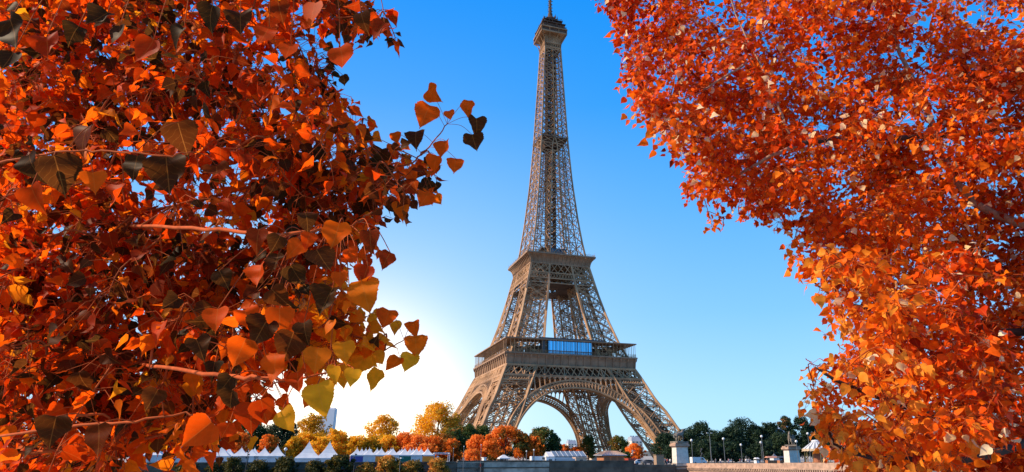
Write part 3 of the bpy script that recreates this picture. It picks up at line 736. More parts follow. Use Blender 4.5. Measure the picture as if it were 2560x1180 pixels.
def tree(px, ytop, wpx, off, kind, label, bottom=.22, name='broadleaf_tree', cat='tree', group='autumn trees on the far bank', tints=(.15, 1.0), zbase=0.0, dens=1.0, shape=1.0, size=.32):
    tree_n[0] += 1; r = random.Random(tree_n[0] * 31); p = quay(px, off); Y = p.y
    ztop = zat(ytop, Y, px) - zbase; wm = wpx / 1710 * Y * (1.22 if kind in ('gold', 'orange') and wpx < 75 else 1.06)
    t = empty(name, label, cat, (p.x, p.y, zbase), 0, group)
    z0 = ztop * bottom; hc = ztop - z0; clumps = []
    ncl = int(16 + 10 * shape)
    for i in range(ncl):
        u = (i + .5) / ncl; z = z0 + hc * (.12 + .80 * u); env = math.sin(math.pi * min(1, .22 + .74 * u)) ** .7
        a = i * 2.4 + r.uniform(-.5, .5); rr = wm / 2 * env * math.sqrt(r.uniform(.12, 1)) * .86
        cr = min(wm, hc) * r.uniform(.11, .24)
        x, y = rr * math.cos(a), rr * math.sin(a)
        lit = .5 - .42 * x / (wm / 2) + .12 * (u - .5)           # sunlit left and top put into the tint, shaded side darker
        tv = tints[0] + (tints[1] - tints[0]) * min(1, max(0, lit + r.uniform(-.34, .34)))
        clumps.append((x, y, min(z, ztop - cr * .75), cr, tv))
    for i in range(int(ncl * .5)):
        a = r.uniform(0, 6.28); u = r.uniform(.25, .97); env = math.sin(math.pi * min(1, .22 + .74 * u)) ** .7; rr = wm / 2 * env * r.uniform(.9, 1.12)
        tv = tints[0] + (tints[1] - tints[0]) * min(1, max(0, .5 - .42 * math.cos(a) + r.uniform(-.22, .22)))  # same painted sun side on the outer clumps
        clumps.append((rr * math.cos(a), rr * math.sin(a), min(z0 + hc * u, ztop - hc * .05), min(wm, hc) * r.uniform(.05, .10), tv))
    n = int(min(9500, max(2200, 66 * wm * hc * dens)))
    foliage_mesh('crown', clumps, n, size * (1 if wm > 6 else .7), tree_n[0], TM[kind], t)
    b = MB(); tr = max(.12, ztop * .022)
    b.tube([(0, 0, -.1), (.1, 0, z0 * .6), (.15, .1, z0 + hc * .35), (.1, .1, z0 + hc * .7)], [tr * 1.3, tr, tr * .7, tr * .25], 8)
    for i in range(7):
        c = clumps[int(i * ncl / 7)]; zs = z0 + hc * (.02 + .06 * i)
        b.tube([(.1, 0, zs), (c[0] * .5, c[1] * .5, (zs + c[2]) / 2 + .3), (c[0], c[1], c[2])], [tr * .5, tr * .3, tr * .1], 5)
    b.build('trunk', BARK, t, True); return t
T = tree
# yellow and golden trees left of the tower
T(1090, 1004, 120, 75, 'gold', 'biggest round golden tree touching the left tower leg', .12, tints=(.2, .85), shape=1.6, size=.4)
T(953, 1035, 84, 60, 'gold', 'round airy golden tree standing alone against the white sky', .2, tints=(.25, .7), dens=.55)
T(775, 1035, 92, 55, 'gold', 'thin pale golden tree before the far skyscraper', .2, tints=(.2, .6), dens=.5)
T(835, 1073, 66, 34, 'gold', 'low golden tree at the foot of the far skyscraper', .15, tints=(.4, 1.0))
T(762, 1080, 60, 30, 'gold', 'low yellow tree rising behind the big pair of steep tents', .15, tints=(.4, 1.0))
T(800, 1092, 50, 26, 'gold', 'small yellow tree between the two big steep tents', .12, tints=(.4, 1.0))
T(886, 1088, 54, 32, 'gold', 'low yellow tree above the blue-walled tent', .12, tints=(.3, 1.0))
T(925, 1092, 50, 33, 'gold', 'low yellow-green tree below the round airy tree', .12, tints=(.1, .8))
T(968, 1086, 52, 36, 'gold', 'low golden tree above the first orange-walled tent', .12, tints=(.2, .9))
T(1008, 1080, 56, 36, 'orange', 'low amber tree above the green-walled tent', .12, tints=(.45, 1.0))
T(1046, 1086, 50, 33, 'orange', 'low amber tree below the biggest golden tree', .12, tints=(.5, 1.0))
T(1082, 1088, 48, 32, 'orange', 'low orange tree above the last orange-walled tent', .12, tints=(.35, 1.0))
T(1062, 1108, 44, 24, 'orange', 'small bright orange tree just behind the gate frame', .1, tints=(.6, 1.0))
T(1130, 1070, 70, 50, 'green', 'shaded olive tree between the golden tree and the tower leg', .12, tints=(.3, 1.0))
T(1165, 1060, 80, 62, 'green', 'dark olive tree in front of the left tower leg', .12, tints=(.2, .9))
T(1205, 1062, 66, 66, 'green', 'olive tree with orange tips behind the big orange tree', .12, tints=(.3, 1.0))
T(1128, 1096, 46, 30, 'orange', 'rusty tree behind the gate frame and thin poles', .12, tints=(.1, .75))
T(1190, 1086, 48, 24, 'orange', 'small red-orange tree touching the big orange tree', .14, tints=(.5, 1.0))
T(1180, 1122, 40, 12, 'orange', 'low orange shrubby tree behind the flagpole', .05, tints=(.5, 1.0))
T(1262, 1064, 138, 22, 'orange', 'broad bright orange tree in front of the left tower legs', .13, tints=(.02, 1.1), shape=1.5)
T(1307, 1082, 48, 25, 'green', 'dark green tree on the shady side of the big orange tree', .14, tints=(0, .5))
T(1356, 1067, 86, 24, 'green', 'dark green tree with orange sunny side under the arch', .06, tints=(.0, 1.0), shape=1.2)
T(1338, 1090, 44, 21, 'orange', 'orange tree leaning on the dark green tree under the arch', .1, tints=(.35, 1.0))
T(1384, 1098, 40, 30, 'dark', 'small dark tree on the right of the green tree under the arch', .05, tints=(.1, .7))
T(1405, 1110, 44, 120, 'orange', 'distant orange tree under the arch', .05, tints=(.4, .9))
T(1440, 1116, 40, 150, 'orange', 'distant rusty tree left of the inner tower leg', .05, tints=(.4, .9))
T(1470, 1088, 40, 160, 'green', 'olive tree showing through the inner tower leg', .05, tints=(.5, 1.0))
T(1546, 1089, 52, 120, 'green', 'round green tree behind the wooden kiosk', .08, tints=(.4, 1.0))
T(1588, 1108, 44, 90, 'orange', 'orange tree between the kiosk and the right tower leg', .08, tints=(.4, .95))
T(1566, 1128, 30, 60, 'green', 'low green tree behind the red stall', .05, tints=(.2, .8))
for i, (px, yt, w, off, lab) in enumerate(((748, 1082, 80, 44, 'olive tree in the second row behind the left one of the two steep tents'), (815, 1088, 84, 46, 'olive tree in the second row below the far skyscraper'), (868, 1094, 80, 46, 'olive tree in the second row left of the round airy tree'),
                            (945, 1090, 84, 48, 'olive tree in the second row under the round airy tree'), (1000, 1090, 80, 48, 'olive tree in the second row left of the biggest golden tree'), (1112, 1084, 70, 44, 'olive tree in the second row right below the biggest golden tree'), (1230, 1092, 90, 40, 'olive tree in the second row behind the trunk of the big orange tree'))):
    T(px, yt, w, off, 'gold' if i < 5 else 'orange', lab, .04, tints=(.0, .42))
# dark trees behind the leaves on the left
for i, (px, yt, w, off, lab) in enumerate(((545, 1058, 90, 40, 'dark tree behind the first tents of the long low row'), (620, 1040, 100, 48, 'tall dark tree behind the long low tent row'), (700, 1050, 84, 44, 'dark tree at the end of the long low tent row'),
                            (460, 1050, 110, 42, 'dark tree behind the tall pair of tents'), (370, 1060, 110, 40, 'dark tree behind the leftmost tents'), (270, 1050, 120, 40, 'dark tree hidden behind the near red leaves'))):
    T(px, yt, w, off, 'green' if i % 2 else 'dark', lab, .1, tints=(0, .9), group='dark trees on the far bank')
T(590, 1078, 56, 30, 'orange', 'orange tree standing before the dark trees behind the long low tent row', .15, tints=(.35, 1.0))
T(668, 1086, 46, 27, 'orange', 'rusty small tree behind the last tents of the long low row', .12, tints=(.2, .9))
T(735, 1090, 44, 28, 'gold', 'yellowish small tree behind the globe lamp', .1, tints=(.1, .8))
# dark wood right of the tower
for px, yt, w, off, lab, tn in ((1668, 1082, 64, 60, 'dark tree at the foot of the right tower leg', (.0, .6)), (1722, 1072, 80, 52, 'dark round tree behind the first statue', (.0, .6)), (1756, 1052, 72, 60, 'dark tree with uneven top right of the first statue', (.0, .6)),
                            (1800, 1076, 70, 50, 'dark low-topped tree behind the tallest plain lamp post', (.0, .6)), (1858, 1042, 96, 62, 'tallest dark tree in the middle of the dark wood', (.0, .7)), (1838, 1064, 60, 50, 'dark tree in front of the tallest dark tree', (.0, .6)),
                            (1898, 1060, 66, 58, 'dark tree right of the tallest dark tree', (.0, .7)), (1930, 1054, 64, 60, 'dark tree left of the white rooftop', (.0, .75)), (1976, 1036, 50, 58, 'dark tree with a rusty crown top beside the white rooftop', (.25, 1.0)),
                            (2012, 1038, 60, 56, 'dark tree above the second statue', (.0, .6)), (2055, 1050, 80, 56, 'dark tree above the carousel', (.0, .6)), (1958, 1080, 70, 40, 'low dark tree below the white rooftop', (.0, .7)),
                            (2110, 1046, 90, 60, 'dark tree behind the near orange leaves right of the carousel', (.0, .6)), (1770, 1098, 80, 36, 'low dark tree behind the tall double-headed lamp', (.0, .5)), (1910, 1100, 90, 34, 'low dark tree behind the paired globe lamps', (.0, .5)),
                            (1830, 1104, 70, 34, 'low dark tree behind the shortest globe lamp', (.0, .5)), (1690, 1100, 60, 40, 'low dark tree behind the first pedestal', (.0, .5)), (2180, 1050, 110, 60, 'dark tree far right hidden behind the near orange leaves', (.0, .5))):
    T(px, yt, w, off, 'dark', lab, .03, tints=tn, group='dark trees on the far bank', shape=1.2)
# round bushes: crowns of small trees on the lower quay, in front of the wall
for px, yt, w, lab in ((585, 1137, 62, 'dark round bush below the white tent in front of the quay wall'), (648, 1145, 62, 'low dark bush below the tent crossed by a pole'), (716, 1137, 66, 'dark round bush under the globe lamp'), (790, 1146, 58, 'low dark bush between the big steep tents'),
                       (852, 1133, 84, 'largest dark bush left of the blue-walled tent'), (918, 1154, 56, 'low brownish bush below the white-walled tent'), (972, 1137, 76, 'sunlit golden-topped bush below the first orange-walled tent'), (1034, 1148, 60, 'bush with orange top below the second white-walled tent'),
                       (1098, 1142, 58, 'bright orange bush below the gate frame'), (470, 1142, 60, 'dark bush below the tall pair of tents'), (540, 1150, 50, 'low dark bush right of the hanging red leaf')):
    sun_tint = px > 900  # orange tint imitates sunlight on these bushes
    T(px, yt + (4 if px < 900 else 1), w * .92, -5.5, 'bush', lab, .3, 'bush', 'bush', 'round bushes in front of the quay wall', ((.5, 1.0) if px > 1050 or 960 < px < 990 else (.25, .9)) if sun_tint else (.0, .55), -6.0, 1.7, .8, .3)

# ------------------------------------------------------------------ far buildings
HAUS = mat('cream_facade', (.62, .56, .48), .85, .15, .2); ROOFG = mat('zinc_roof', (.30, .33, .38), .6, .2, .2)
def building(px, ytop, wpx, Y, label, roof=True, floors=6, m=None, depth=14):
    a, _ = ray(px, ytop); p = Vector((a * Y, Y, 0)); zt = zat(ytop, Y, px); w = wpx / 1710 * Y
    t = empty('apartment_building', label, 'building', p, .2, 'distant buildings beyond the tower')
    hr = zt * .2 if roof else 0; hw = zt - hr
    b = MB(); b.box((0, 0, hw / 2), (w, depth, hw))
    for i in range(1, floors): b.box((0, 0, hw * i / floors), (w + .5, depth + .5, .3))
    b.build('wall', m or HAUS, t)
    if roof:
        b = MB(); b.box((0, 0, hw + hr / 2), (w, depth, hr), 0, 0, .86, .7)
        for i in range(4): b.box((-w * .36 + w * .24 * i + rnd.uniform(-.08, .08) * w, 0, zt + .2), (rnd.uniform(.8, 2.4), 1.0, rnd.uniform(1, 2.6)))
        b.build('roof', ROOFG, t)
    n = max(3, int(w / 4.5))
    for f in range(floors):
        for i in range(n):
            if n * floors > 40 and f < floors - 3: continue
            b = MB(); x = -w / 2 + w * (i + .5) / n; z = hw * (f + .5) / floors
            b.box((x, -depth / 2 - .02, z), (w / n * .42, .12, hw / floors * .58)); b.build('window', DKGLASS, t)
    return t
building(1428, 1101, 22, 900, 'distant building with grey roof seen under the arch', True, 7)
building(1447, 1114, 26, 860, 'distant cream building left of the inner tower leg under the arch', True, 6)
building(1402, 1113, 24, 1000, 'low distant building above the orange tree under the arch', True, 5)
building(1586, 1092, 28, 620, 'cream building with grey mansard roof beside the right tower leg', True, 6)
building(1560, 1112, 24, 700, 'low cream building right of the round green tree', True, 5)
building(1948, 1065, 22, 420, 'white rooftop showing above the dark wood', False, 7, WHITE)
# far skyscraper
a, _ = ray(822, 1040); Y = 2300.0; t = empty('skyscraper', 'pale lilac skyscraper far behind the golden trees', 'building', (a * Y, Y, 0), .12)
FAC = stripe_mat('hazed_facade', (.80, .75, .74), (.72, .68, .68), 0, .22)  # distant haze is put into these pale facade tones
b = MB(); h = zat(1021, Y, 822); w = 36 / 1710 * Y; b.box((0, 0, h / 2), (w, 26, h)); b.box((0, 0, h / 2 - 1), (w * .86, 32, h - 4)); b.build('tower_block', FAC, t)
b = MB(); b.box((0, 0, h + 1.5), (w * .8, 20, 3)); b.build('roof', FAC, t)

# ------------------------------------------------------------------ street lamps and poles
def lamp(px, py, off, label, proto=[None], r=.42):
    p = quay(px, off, 1100); z = zat(py, p.y, px)
    t = empty('street_lamp', label, 'lamp', (p.x, p.y, 0), 0, 'globe street lamps near the bridge')
    b = MB(); b.tube([(0, 0, 0), (0, 0, .5), (0, 0, .6), (0, 0, z - r * .8)], [.22, .2, .11, .07], 8); b.lathe((0, 0, z - r * 1.1), [(.08, 0), (.2, .1), (.22, .18)], 10); b.build('pole', METAL, t)
    b = MB(); b.ball((0, 0, z), r); b.build('globe', GLOBE, t, True); return t
for px, py, off, lab in ((1728.5, 1101, 9, 'globe lamp just right of the first pedestal'), (1808.5, 1097, 8, 'globe lamp right of the tall double-headed lamp'), (1851, 1112, 26, 'shortest globe lamp, before the tallest dark tree'), (1901, 1106, 20, 'shorter globe lamp of the close pair'),
                         (1904.5, 1091, 6, 'taller globe lamp of the close pair'), (1990, 1103.5, -4, 'globe lamp standing before the second pedestal'), (2021, 1084, 6, 'tall globe lamp before the carousel'), (717, 1123, 5, 'globe lamp at the end of the long low tent row'), (929, 1127, 13, 'small globe lamp among the coloured tents')):
    lamp(px, py, off, lab)
p = quay(1774, 8, 1090); z = zat(1083, p.y, 1774)
t = empty('street_lamp', 'tallest slim street light with a double head', 'lamp', (p.x, p.y, 0), QROT); b = MB(); b.tube([(0, 0, 0), (0, 0, z)], [.16, .08], 8); b.bar((-.9, 0, z), (.9, 0, z), .1); b.build('pole', METAL, t)
for sg in (-1, 1): b = MB(); b.box((sg * .75, 0, z + .06), (.75, .34, .16), 0, 0, .7); b.build('lamp_head', GLOBE, t)
def pole(px, ytop, off, label, name='pole_post', r=.09, kind=None):
    p = quay(px, off); z0 = -6.0 if off < 0 else 0.0; z = zat(ytop, p.y, px) - z0
    t = empty(name, label, 'pole', (p.x, p.y, z0), QROT, 'thin poles along the quay'); b = MB(); b.tube([(0, 0, 0), (0, 0, z)], [r, r * .7], 8); b.build('shaft', METAL, t)
    b = MB()
    if kind == 'arms':
        for i in range(5): a = i * 1.26; b.bar((0, 0, z), (.75 * math.cos(a), .75 * math.sin(a), z + .12), .1)
        b.ball((0, 0, z + .05), .16, 8, 5); b.build('light_head', WHITE, t)
    elif kind == 'spots':
        for i in range(4): b.box(((-1) ** i * .25, -.1, z - .3 - .7 * i), (.34, .3, .34), .3)
        b.build('spotlight', DKMETAL, t)
    elif kind == 'cap': b.ball((0, 0, z), r * 1.5, 8, 5); b.build('finial', WHITE, t)
    elif kind == 'red': b.box((0, -.12, z - 5.2), (.3, .08, .9)); b.ball((0, 0, z), r * 1.5, 8, 5, 1); b.build('marker', [mat('red_marker', (.5, .06, .03)), WHITE], t)
    return t
pole(1159, 1116, -3, 'pale pole standing before the gap in the quay wall', kind='cap'); pole(1202, 1112, -2.6, 'slim flagpole with a red marker before the grey quay wall', kind='red')
pole(1001, 1146, -10, 'short pole with a spray-shaped light head before the sunlit bush', kind='arms'); pole(887, 1133, -2.4, 'dark pole with spotlights before the blue-walled tent', kind='spots'); pole(1133, 1121, 3, 'thin dark pole right of the gate frame', kind='cap', r=.07)
pole(618, 1118, -2.4, 'dark pole with spotlights crossing the long low tent row', kind='spots'); pole(1316, 1128, 5, 'pale post left of the white van under the arch', kind='cap', r=.14); pole(1334.5, 1125, 5, 'white post beside the white van under the arch', kind='cap', r=.17)
pole(1754, 1120, 7, 'short traffic-light post right of the first pedestal', kind='spots'); pole(1602, 1137, 6, 'sign post beside the parked white cars', kind='cap', r=.06)

# ------------------------------------------------------------------ esplanade objects
def vehicle(px, off, length, height, col, label, rz=0.0, van=False, name='parked_car', cat='car', group='parked white vehicles'):
    p = quay(px, off); t = empty(name, label, cat, (p.x, p.y, .02), QROT + rz, group); L, H, Wd = length, height, 1.85
    if van: pr = [(-L / 2, .35), (-L / 2, H * .96), (-L / 2 + .1, H), (L * .24, H), (L * .34, H * .88), (L * .42, H * .56), (L / 2, H * .48), (L / 2, .35)]
    else: pr = [(-L / 2, .32), (-L / 2, H * .62), (-L * .46, H * .66), (-L * .3, H * .98), (-L * .1, H), (L * .08, H * .97), (L * .24, H * .68), (L * .47, H * .58), (L / 2, H * .45), (L / 2, .32)]
    b = MB(); b.prism(pr, (0, -Wd / 2, 0), (1, 0, 0), (0, 0, 1), (0, Wd, 0)); b.build('body', col, t)
    for sg in (-1, 1):
        b = MB(); x0, x1 = (L * .08, L * .3) if van else (-L * .3, L * .16)
        b.prism([(x0, H * .62), (x0 + .1, H * .9), (x1 - .15, H * .9), (x1 + .1, H * .62)], (0, sg * (Wd / 2 + .012), 0), (1, 0, 0), (0, 0, 1), (0, -sg * .01, 0)); b.build('window', DKGLASS, t)
    b = MB(); xa = L * .375 if van else L * .16
    b.prism([(-.8, 0), (.8, 0), (.7, H * .26), (-.7, H * .26)], ((L * .4245 if van else L * .245), 0, H * (.58 if van else .69)), (0, 1, 0), Vector((-.22 if van else -.55, 0, 1)).normalized(), (.02, 0, .02)); b.build('windscreen', DKGLASS, t)
    for x in (-L * .31, L * .31):
        for sg in (-1, 1):
            b = MB(); b.tube([(x, sg * (Wd / 2 - .2), .33), (x, sg * (Wd / 2 + .02), .33)], .33, 12); w_ = b.build('wheel', DKMETAL, t)
            b = MB(); b.tube([(x, sg * (Wd / 2 + .0), .33), (x, sg * (Wd / 2 + .035), .33)], .19, 10); b.build('rim', METAL, w_)
    for sg in (-1, 1): b = MB(); b.box((L / 2 + .01, sg * .62, H * .42 if van else H * .46), (.05, .34, .16)); b.build('headlight', GLOBE, t)
    return t
vehicle(1349, 6, 5.4, 2.4, WHITE, 'white van left of the white marquee', 0, True, 'parked_van', 'van'); vehicle(1745, 12, 5.0, 2.1, WHITE, 'white van just right of the first pedestal', 0, True, 'parked_van', 'van')
vehicle(1600, 8, 4.4, 1.5, WHITE, 'white car right of the red stall', 0); vehicle(1620, 5.5, 4.3, 1.45, METAL, 'silver car beside the brown box pillar', 0); vehicle(1672, 9, 4.3, 1.5, DKMETAL, 'dark car left of the first pedestal', 0)
def container(pa, pb, off, h, m, label, name='site_cabin', depth=2.6, roof=None, door=True, cat='cabin'):
    A, B = quay(pa, off), quay(pb, off); L = (B - A).length; t = empty(name, label, cat, (A.x, A.y, 0), QROT)
    b = MB(); b.box((L / 2, 0, h / 2), (L, depth, h)); b.build('body', m, t); b = MB(); b.box((L / 2, 0, h + .08), (L + .3, depth + .3, .16)); b.build('roof', roof or m, t)
    if door:
        for i in range(max(1, int(L / 3))): b = MB(); b.box((L * (i + .5) / max(1, int(L / 3)), -depth / 2 - .02, h * .55), (1.0, .06, h * .4)); b.build('window', DKGLASS, t)
    return t
container(1362, 1383, 5, 2.2, WHITE, 'white site cabin touching the white van'); container(1386, 1434, 5.5, 1.6, mat('pale_blue_panel', (.42, .53, .62), .6, .1), 'long pale blue low cabin in front of the marquee')
container(1436, 1462, 7, 2.0, mat('cream_stall', (.62, .42, .30), .7, .2), 'cream and red food stall right of the marquee', 'food_stall', cat='stall'); container(1207, 1213, 7, 2.0, WHITE, 'small white box cabin left below the big orange tree', door=False)
container(1566, 1586, 9, 1.7, mat('red_stall', (.45, .06, .03), .7, .2), 'low red stall right of the wooden kiosk', 'food_stall', cat='stall')
container(1637.5, 1656, 1.6, 2.7, mat('brown_panel', (.30, .20, .13), .8, .2), 'tall plain brown box pillar left of the first pedestal', 'box_pillar', 1.8, door=False, cat='pillar')
# marquee with glass roof
A, B = quay(1372, 11), quay(1466, 11); L = (B - A).length; t = empty('marquee', 'white marquee with shiny blue-grey pitched roof under the arch', 'marquee', (A.x, A.y, 0), QROT)
b = MB(); b.box((L / 2, 2.8, 1.2), (L, 5.6, 2.4)); b.prism([(0, 2.4), (5.6, 2.4), (2.8, 3.7)], (0, 0, 0), (0, 1, 0), (0, 0, 1), (L, 0, 0)); b.build('hall', CANVAS, t)
b = MB()
b.prism([(-.25, 2.34), (2.8, 3.78), (5.85, 2.34), (5.85, 2.44), (2.8, 3.88), (-.25, 2.44)], (1.6, 0, 0), (0, 1, 0), (0, 0, 1), (L - 1.6, 0, 0)); b.build('roof', mat('roof_panel', (.15, .20, .25), .5, .3, .4), t)
b = MB()
for i in range(8): x = 1.6 + (L - 1.7) * i / 7; b.bar((x, -.3, 2.42), (x, 2.8, 3.94), .07)
b.build('roof_ribs', WHITE, t)
# wooden kiosk with slatted hip roof
p = quay(1526, 7); t = empty('wooden_kiosk', 'reddish wooden kiosk with slatted hip roof by the inner tower leg', 'kiosk', (p.x, p.y, 0), QROT)
b = MB(); b.box((0, 0, 1.3), (6.6, 5.2, 2.6)); kb = b.build('body', WOOD, t)
b = MB(); b.box((0, 0, 2.7), (8.3, 6.6, .2)); b.box((0, 0, 3.35), (8.0, 6.2, 1.1), 0, 0, .42, .30); rf = b.build('roof', ROOFG, t)
b = MB()
for i in range(15):
    u = -1 + 2 * i / 14; b.bar((u * 3.95, -3.12, 2.84), (u * 3.95 * .42, -.98, 3.94), .12)
for i in range(9):
    u = -1 + 2 * i / 8; b.bar((-4.02, u * 3.0, 2.84), (-1.75, u * .9, 3.94), .12)
b.build('roof_slats', STONE_R, rf)
for x in (-2.1, 0, 2.1): b = MB(); b.box((x, -2.62, 1.55), (1.5, .06, 1.3)); b.build('shutter', mat('kiosk_shutter', (.24, .10, .045), .7), t)
b = MB(); b.tube([(0, 0, 3.8), (0, 0, 5.6)], [.06, .03], 6); b.build('finial', METAL, t)
# white canopy tent under the orange tree
p = quay(1259, 6); t = empty('pop_up_canopy', 'small white open canopy on thin legs under the big orange tree', 'canopy', (p.x, p.y, 0), QROT)
b = MB(); b.add([(-1.5, -1.5, 1.95), (1.5, -1.5, 1.95), (1.5, 1.5, 1.95), (-1.5, 1.5, 1.95), (-.25, 0, 2.85), (.25, 0, 2.85)], [(0, 1, 5, 4), (1, 2, 5), (2, 3, 4, 5), (3, 0, 4)]); b.box((0, -1.5, 1.83), (3, .04, .26)); b.box((-1.5, 0, 1.83), (.04, 3, .26)); b.build('canopy', CANVAS, t)
for sx in (-1, 1):
    for sy in (-1, 1): b = MB(); b.box((sx * 1.45, sy * 1.45, .95), (.07, .07, 1.9)); b.build('leg', METAL, t)
# carousel
p = quay(2044, 16); t = empty('carousel', 'round carousel with white and grey striped conical roof by the second pedestal', 'carousel', (p.x, p.y, 0))
cr = 34 / 1710 * p.y; zr = zat(1103, p.y, 2044); ze = zat(1122, p.y, 2044)
b = MB(); ns = 32
for i in range(ns):
    a0, a1 = 2 * math.pi * i / ns, 2 * math.pi * (i + 1) / ns
    rr = [(cr, ze), (cr * .7, ze + (zr - ze) * .38), (cr * .32, zr - .3), (cr * .3, zr)]
    for (r0, z0), (r1, z1) in zip(rr, rr[1:]):
        b.add([(r0 * math.cos(a0), r0 * math.sin(a0), z0), (r0 * math.cos(a1), r0 * math.sin(a1), z0), (r1 * math.cos(a1), r1 * math.sin(a1), z1), (r1 * math.cos(a0), r1 * math.sin(a0), z1)], [(0, 1, 2, 3)], i % 2)
b.lathe((0, 0, zr), [(cr * .3, 0), (cr * .28, .3), (.05, .5)], 16, 0)
b.build('roof', [CANVAS, mat('carousel_grey', (.20, .22, .25), .7)], t)
b = MB()
for i in range(24): a = 2 * math.pi * i / 24; b.box((cr * math.cos(a), cr * math.sin(a), ze - .35), (.16, cr * .27, .75), a); b.ball((cr * 1.02 * math.cos(a), cr * 1.02 * math.sin(a), ze - .85), .14, 6, 4)
b.build('valance', mat('carousel_gilt', (.55, .42, .28), .5, .4, 2.0), t)
b = MB(); b.lathe((0, 0, 0), [(cr * .35, .3), (cr * .32, ze)], 16); b.build('drum', mat('carousel_red', (.34, .12, .05), .6, .4, 1.0), t)
b = MB(); b.lathe((0, 0, 0), [(cr, 0), (cr, .35)], 24); b.build('platform', WOOD, t)
for i in range(10):
    a = 2 * math.pi * i / 10 + .2; b = MB(); b.tube([(cr * .85 * math.cos(a), cr * .85 * math.sin(a), .35), (cr * .85 * math.cos(a), cr * .85 * math.sin(a), ze - .2)], .09, 6); b.build('pole', mat('brass', (.55, .38, .15), .35, .1, 1, .8) if i == 0 else bpy.data.materials['brass'], t)
# stalls between the statues
for px, w, off, lab in ((1928, 30, 14, 'low stall with reddish canopy right of the close pair of lamps'), (1952, 16, 9, 'dark low stall left of the second pedestal'), (1891, 9, 12, 'small white stall table left of the close pair of lamps')):
    p = quay(px, off); wm = w / 1710 * p.y; t = empty('market_stall', lab, 'stall', (p.x, p.y, 0), QROT, 'market stalls by the bridge')
    b = MB(); b.box((0, 0, .55), (wm, 1.4, 1.1)); b.build('counter', WHITE if w < 10 else WOOD, t); b = MB()
    b.prism([(-1.0, 0), (1.0, 0), (.15, .5), (-.15, .5)], (-wm / 2, 0, 1.9 if w > 10 else 1.5), (0, 1, 0), (0, 0, 1), (wm, 0, 0)); b.build('canopy', mat('stall_canopy', (.55, .25, .16), .8) if w > 20 else (DKMETAL if w > 10 else CANVAS), t)
    for sx in (-1, 1): b = MB(); b.box((sx * (wm / 2 - .08), -.8, 1.0), (.07, .07, 2.0)); b.build('post', METAL, t)
p = quay(1936, 24); t = empty('pagoda_tent', 'small grey pointed tent behind the reddish stall', 'tent', (p.x, p.y, 0), QROT); tent_mesh(2.4, 2.0, 3.3).build('canopy', METAL, t); wall_mesh(2.4, 2.0).build('side_wall', CANVAS, t)
# people
SKIN = mat('skin', (.55, .33, .24), .6, .1)
def person(px, off, top, trou, label, rz=0.0, st=.12):
    p = quay(px, off); t = empty('person', label, 'person', (p.x, p.y, 0.03), rz, 'people walking on the far bank'); P_ = man_pts(1.74, 0, st)
    skin('body', P_, MAN_E, MAN_R, SKIN, t)
    ci = [1, 2, 6, 7, 10, 11, 0]; E_ = [(6, 0), (0, 1), (1, 2), (2, 3), (1, 4), (4, 5)]
    skin('jacket', [P_[i] for i in ci], E_, [MAN_R[i] + .035 for i in ci], top, t)
    li = [0, 14, 15, 16, 18, 19, 20]; skin('trousers', [P_[i] for i in li], [(0, 1), (1, 2), (2, 3), (0, 4), (4, 5), (5, 6)], [MAN_R[i] + .02 for i in li], trou, t)
    b = MB(); s = 1.74 / 1.75; b.ball((0, .0, 1.72 * s), .115, 10, 6); b.build('hair', DKMETAL, t, True)
CR = mat('red_cloth', (.55, .05, .06)); CP = mat('pink_cloth', (.7, .28, .33)); CW = mat('white_cloth', (.7, .7, .68)); CB = mat('blue_cloth', (.06, .09, .2)); CG = mat('grey_cloth', (.15, .15, .16))
person(1668, 5, CR, CB, 'person in a red top left of the first pedestal', .4); person(1675, 6, CW, CG, 'person in a white top beside the first pedestal', -.6); person(1661, 7, CB, CG, 'person in dark blue left of the person in red', 1.2)
person(1789, 5, CG, CG, 'person in grey between the double-headed lamp and the next globe lamp', .3); person(1800.5, 4.5, CW, CB, 'person in white and blue left of the second globe lamp', 2.0); person(1821, 5, CP, CB, 'person in a pink top right of the second globe lamp', 1.0)
person(1864, 6, CW, CG, 'person in white right of the shortest globe lamp', -1.0); person(1873, 5, CG, CB, 'person in grey and blue farther right of the shortest globe lamp', .2); person(1850, 7, CR, CG, 'person in red beside the shortest globe lamp', .7)

# ------------------------------------------------------------------ the two near trees
ROWS = [(-.05, .20), (.08, .41), (.22, .50), (.38, .465), (.55, .355), (.72, .215), (.88, .085)]
MIDV = [0.0, .08, .22, .38, .55, .72, .88, 1.06]
def template(rows):
    n = len(rows); mv = [0.0] + [v for v, _ in rows[1:]] + [1.06]
    U = np.array([0.0] * (n + 1) + [h for _, h in rows] + [-h for _, h in rows]); V = np.array(mv + [v for v, _ in rows] * 2); F = []
    for sgn, off in ((1, n + 1), (-1, 2 * n + 1)):
        for i in range(n):
            f = (i, off + i, off + i + 1, i + 1) if i < n - 1 else (n - 1, off + n - 1, n); F.append(f if sgn > 0 else f[::-1])
    return U, V, F
COARSE = template(ROWS)
_v = np.linspace(0, 1, 26); _vr = np.array([v for v, _ in ROWS] + [1.06]); _hr = np.array([h for _, h in ROWS] + [0.0])
def hw(v):
    w = min(1, max(0, v)); return (.53 * math.sin(math.pi * min(1, (w + .055) / 1.06) ** .56) ** .9) * (1 - .25 * max(0, w - .6))
FINE = template([(-.025 + 1.035 * k / 25 - .012 * (k == 0), max(.02, hw(1.03 * k / 25) * (1 + (.022 if k % 2 else -.022)))) for k in range(26)])
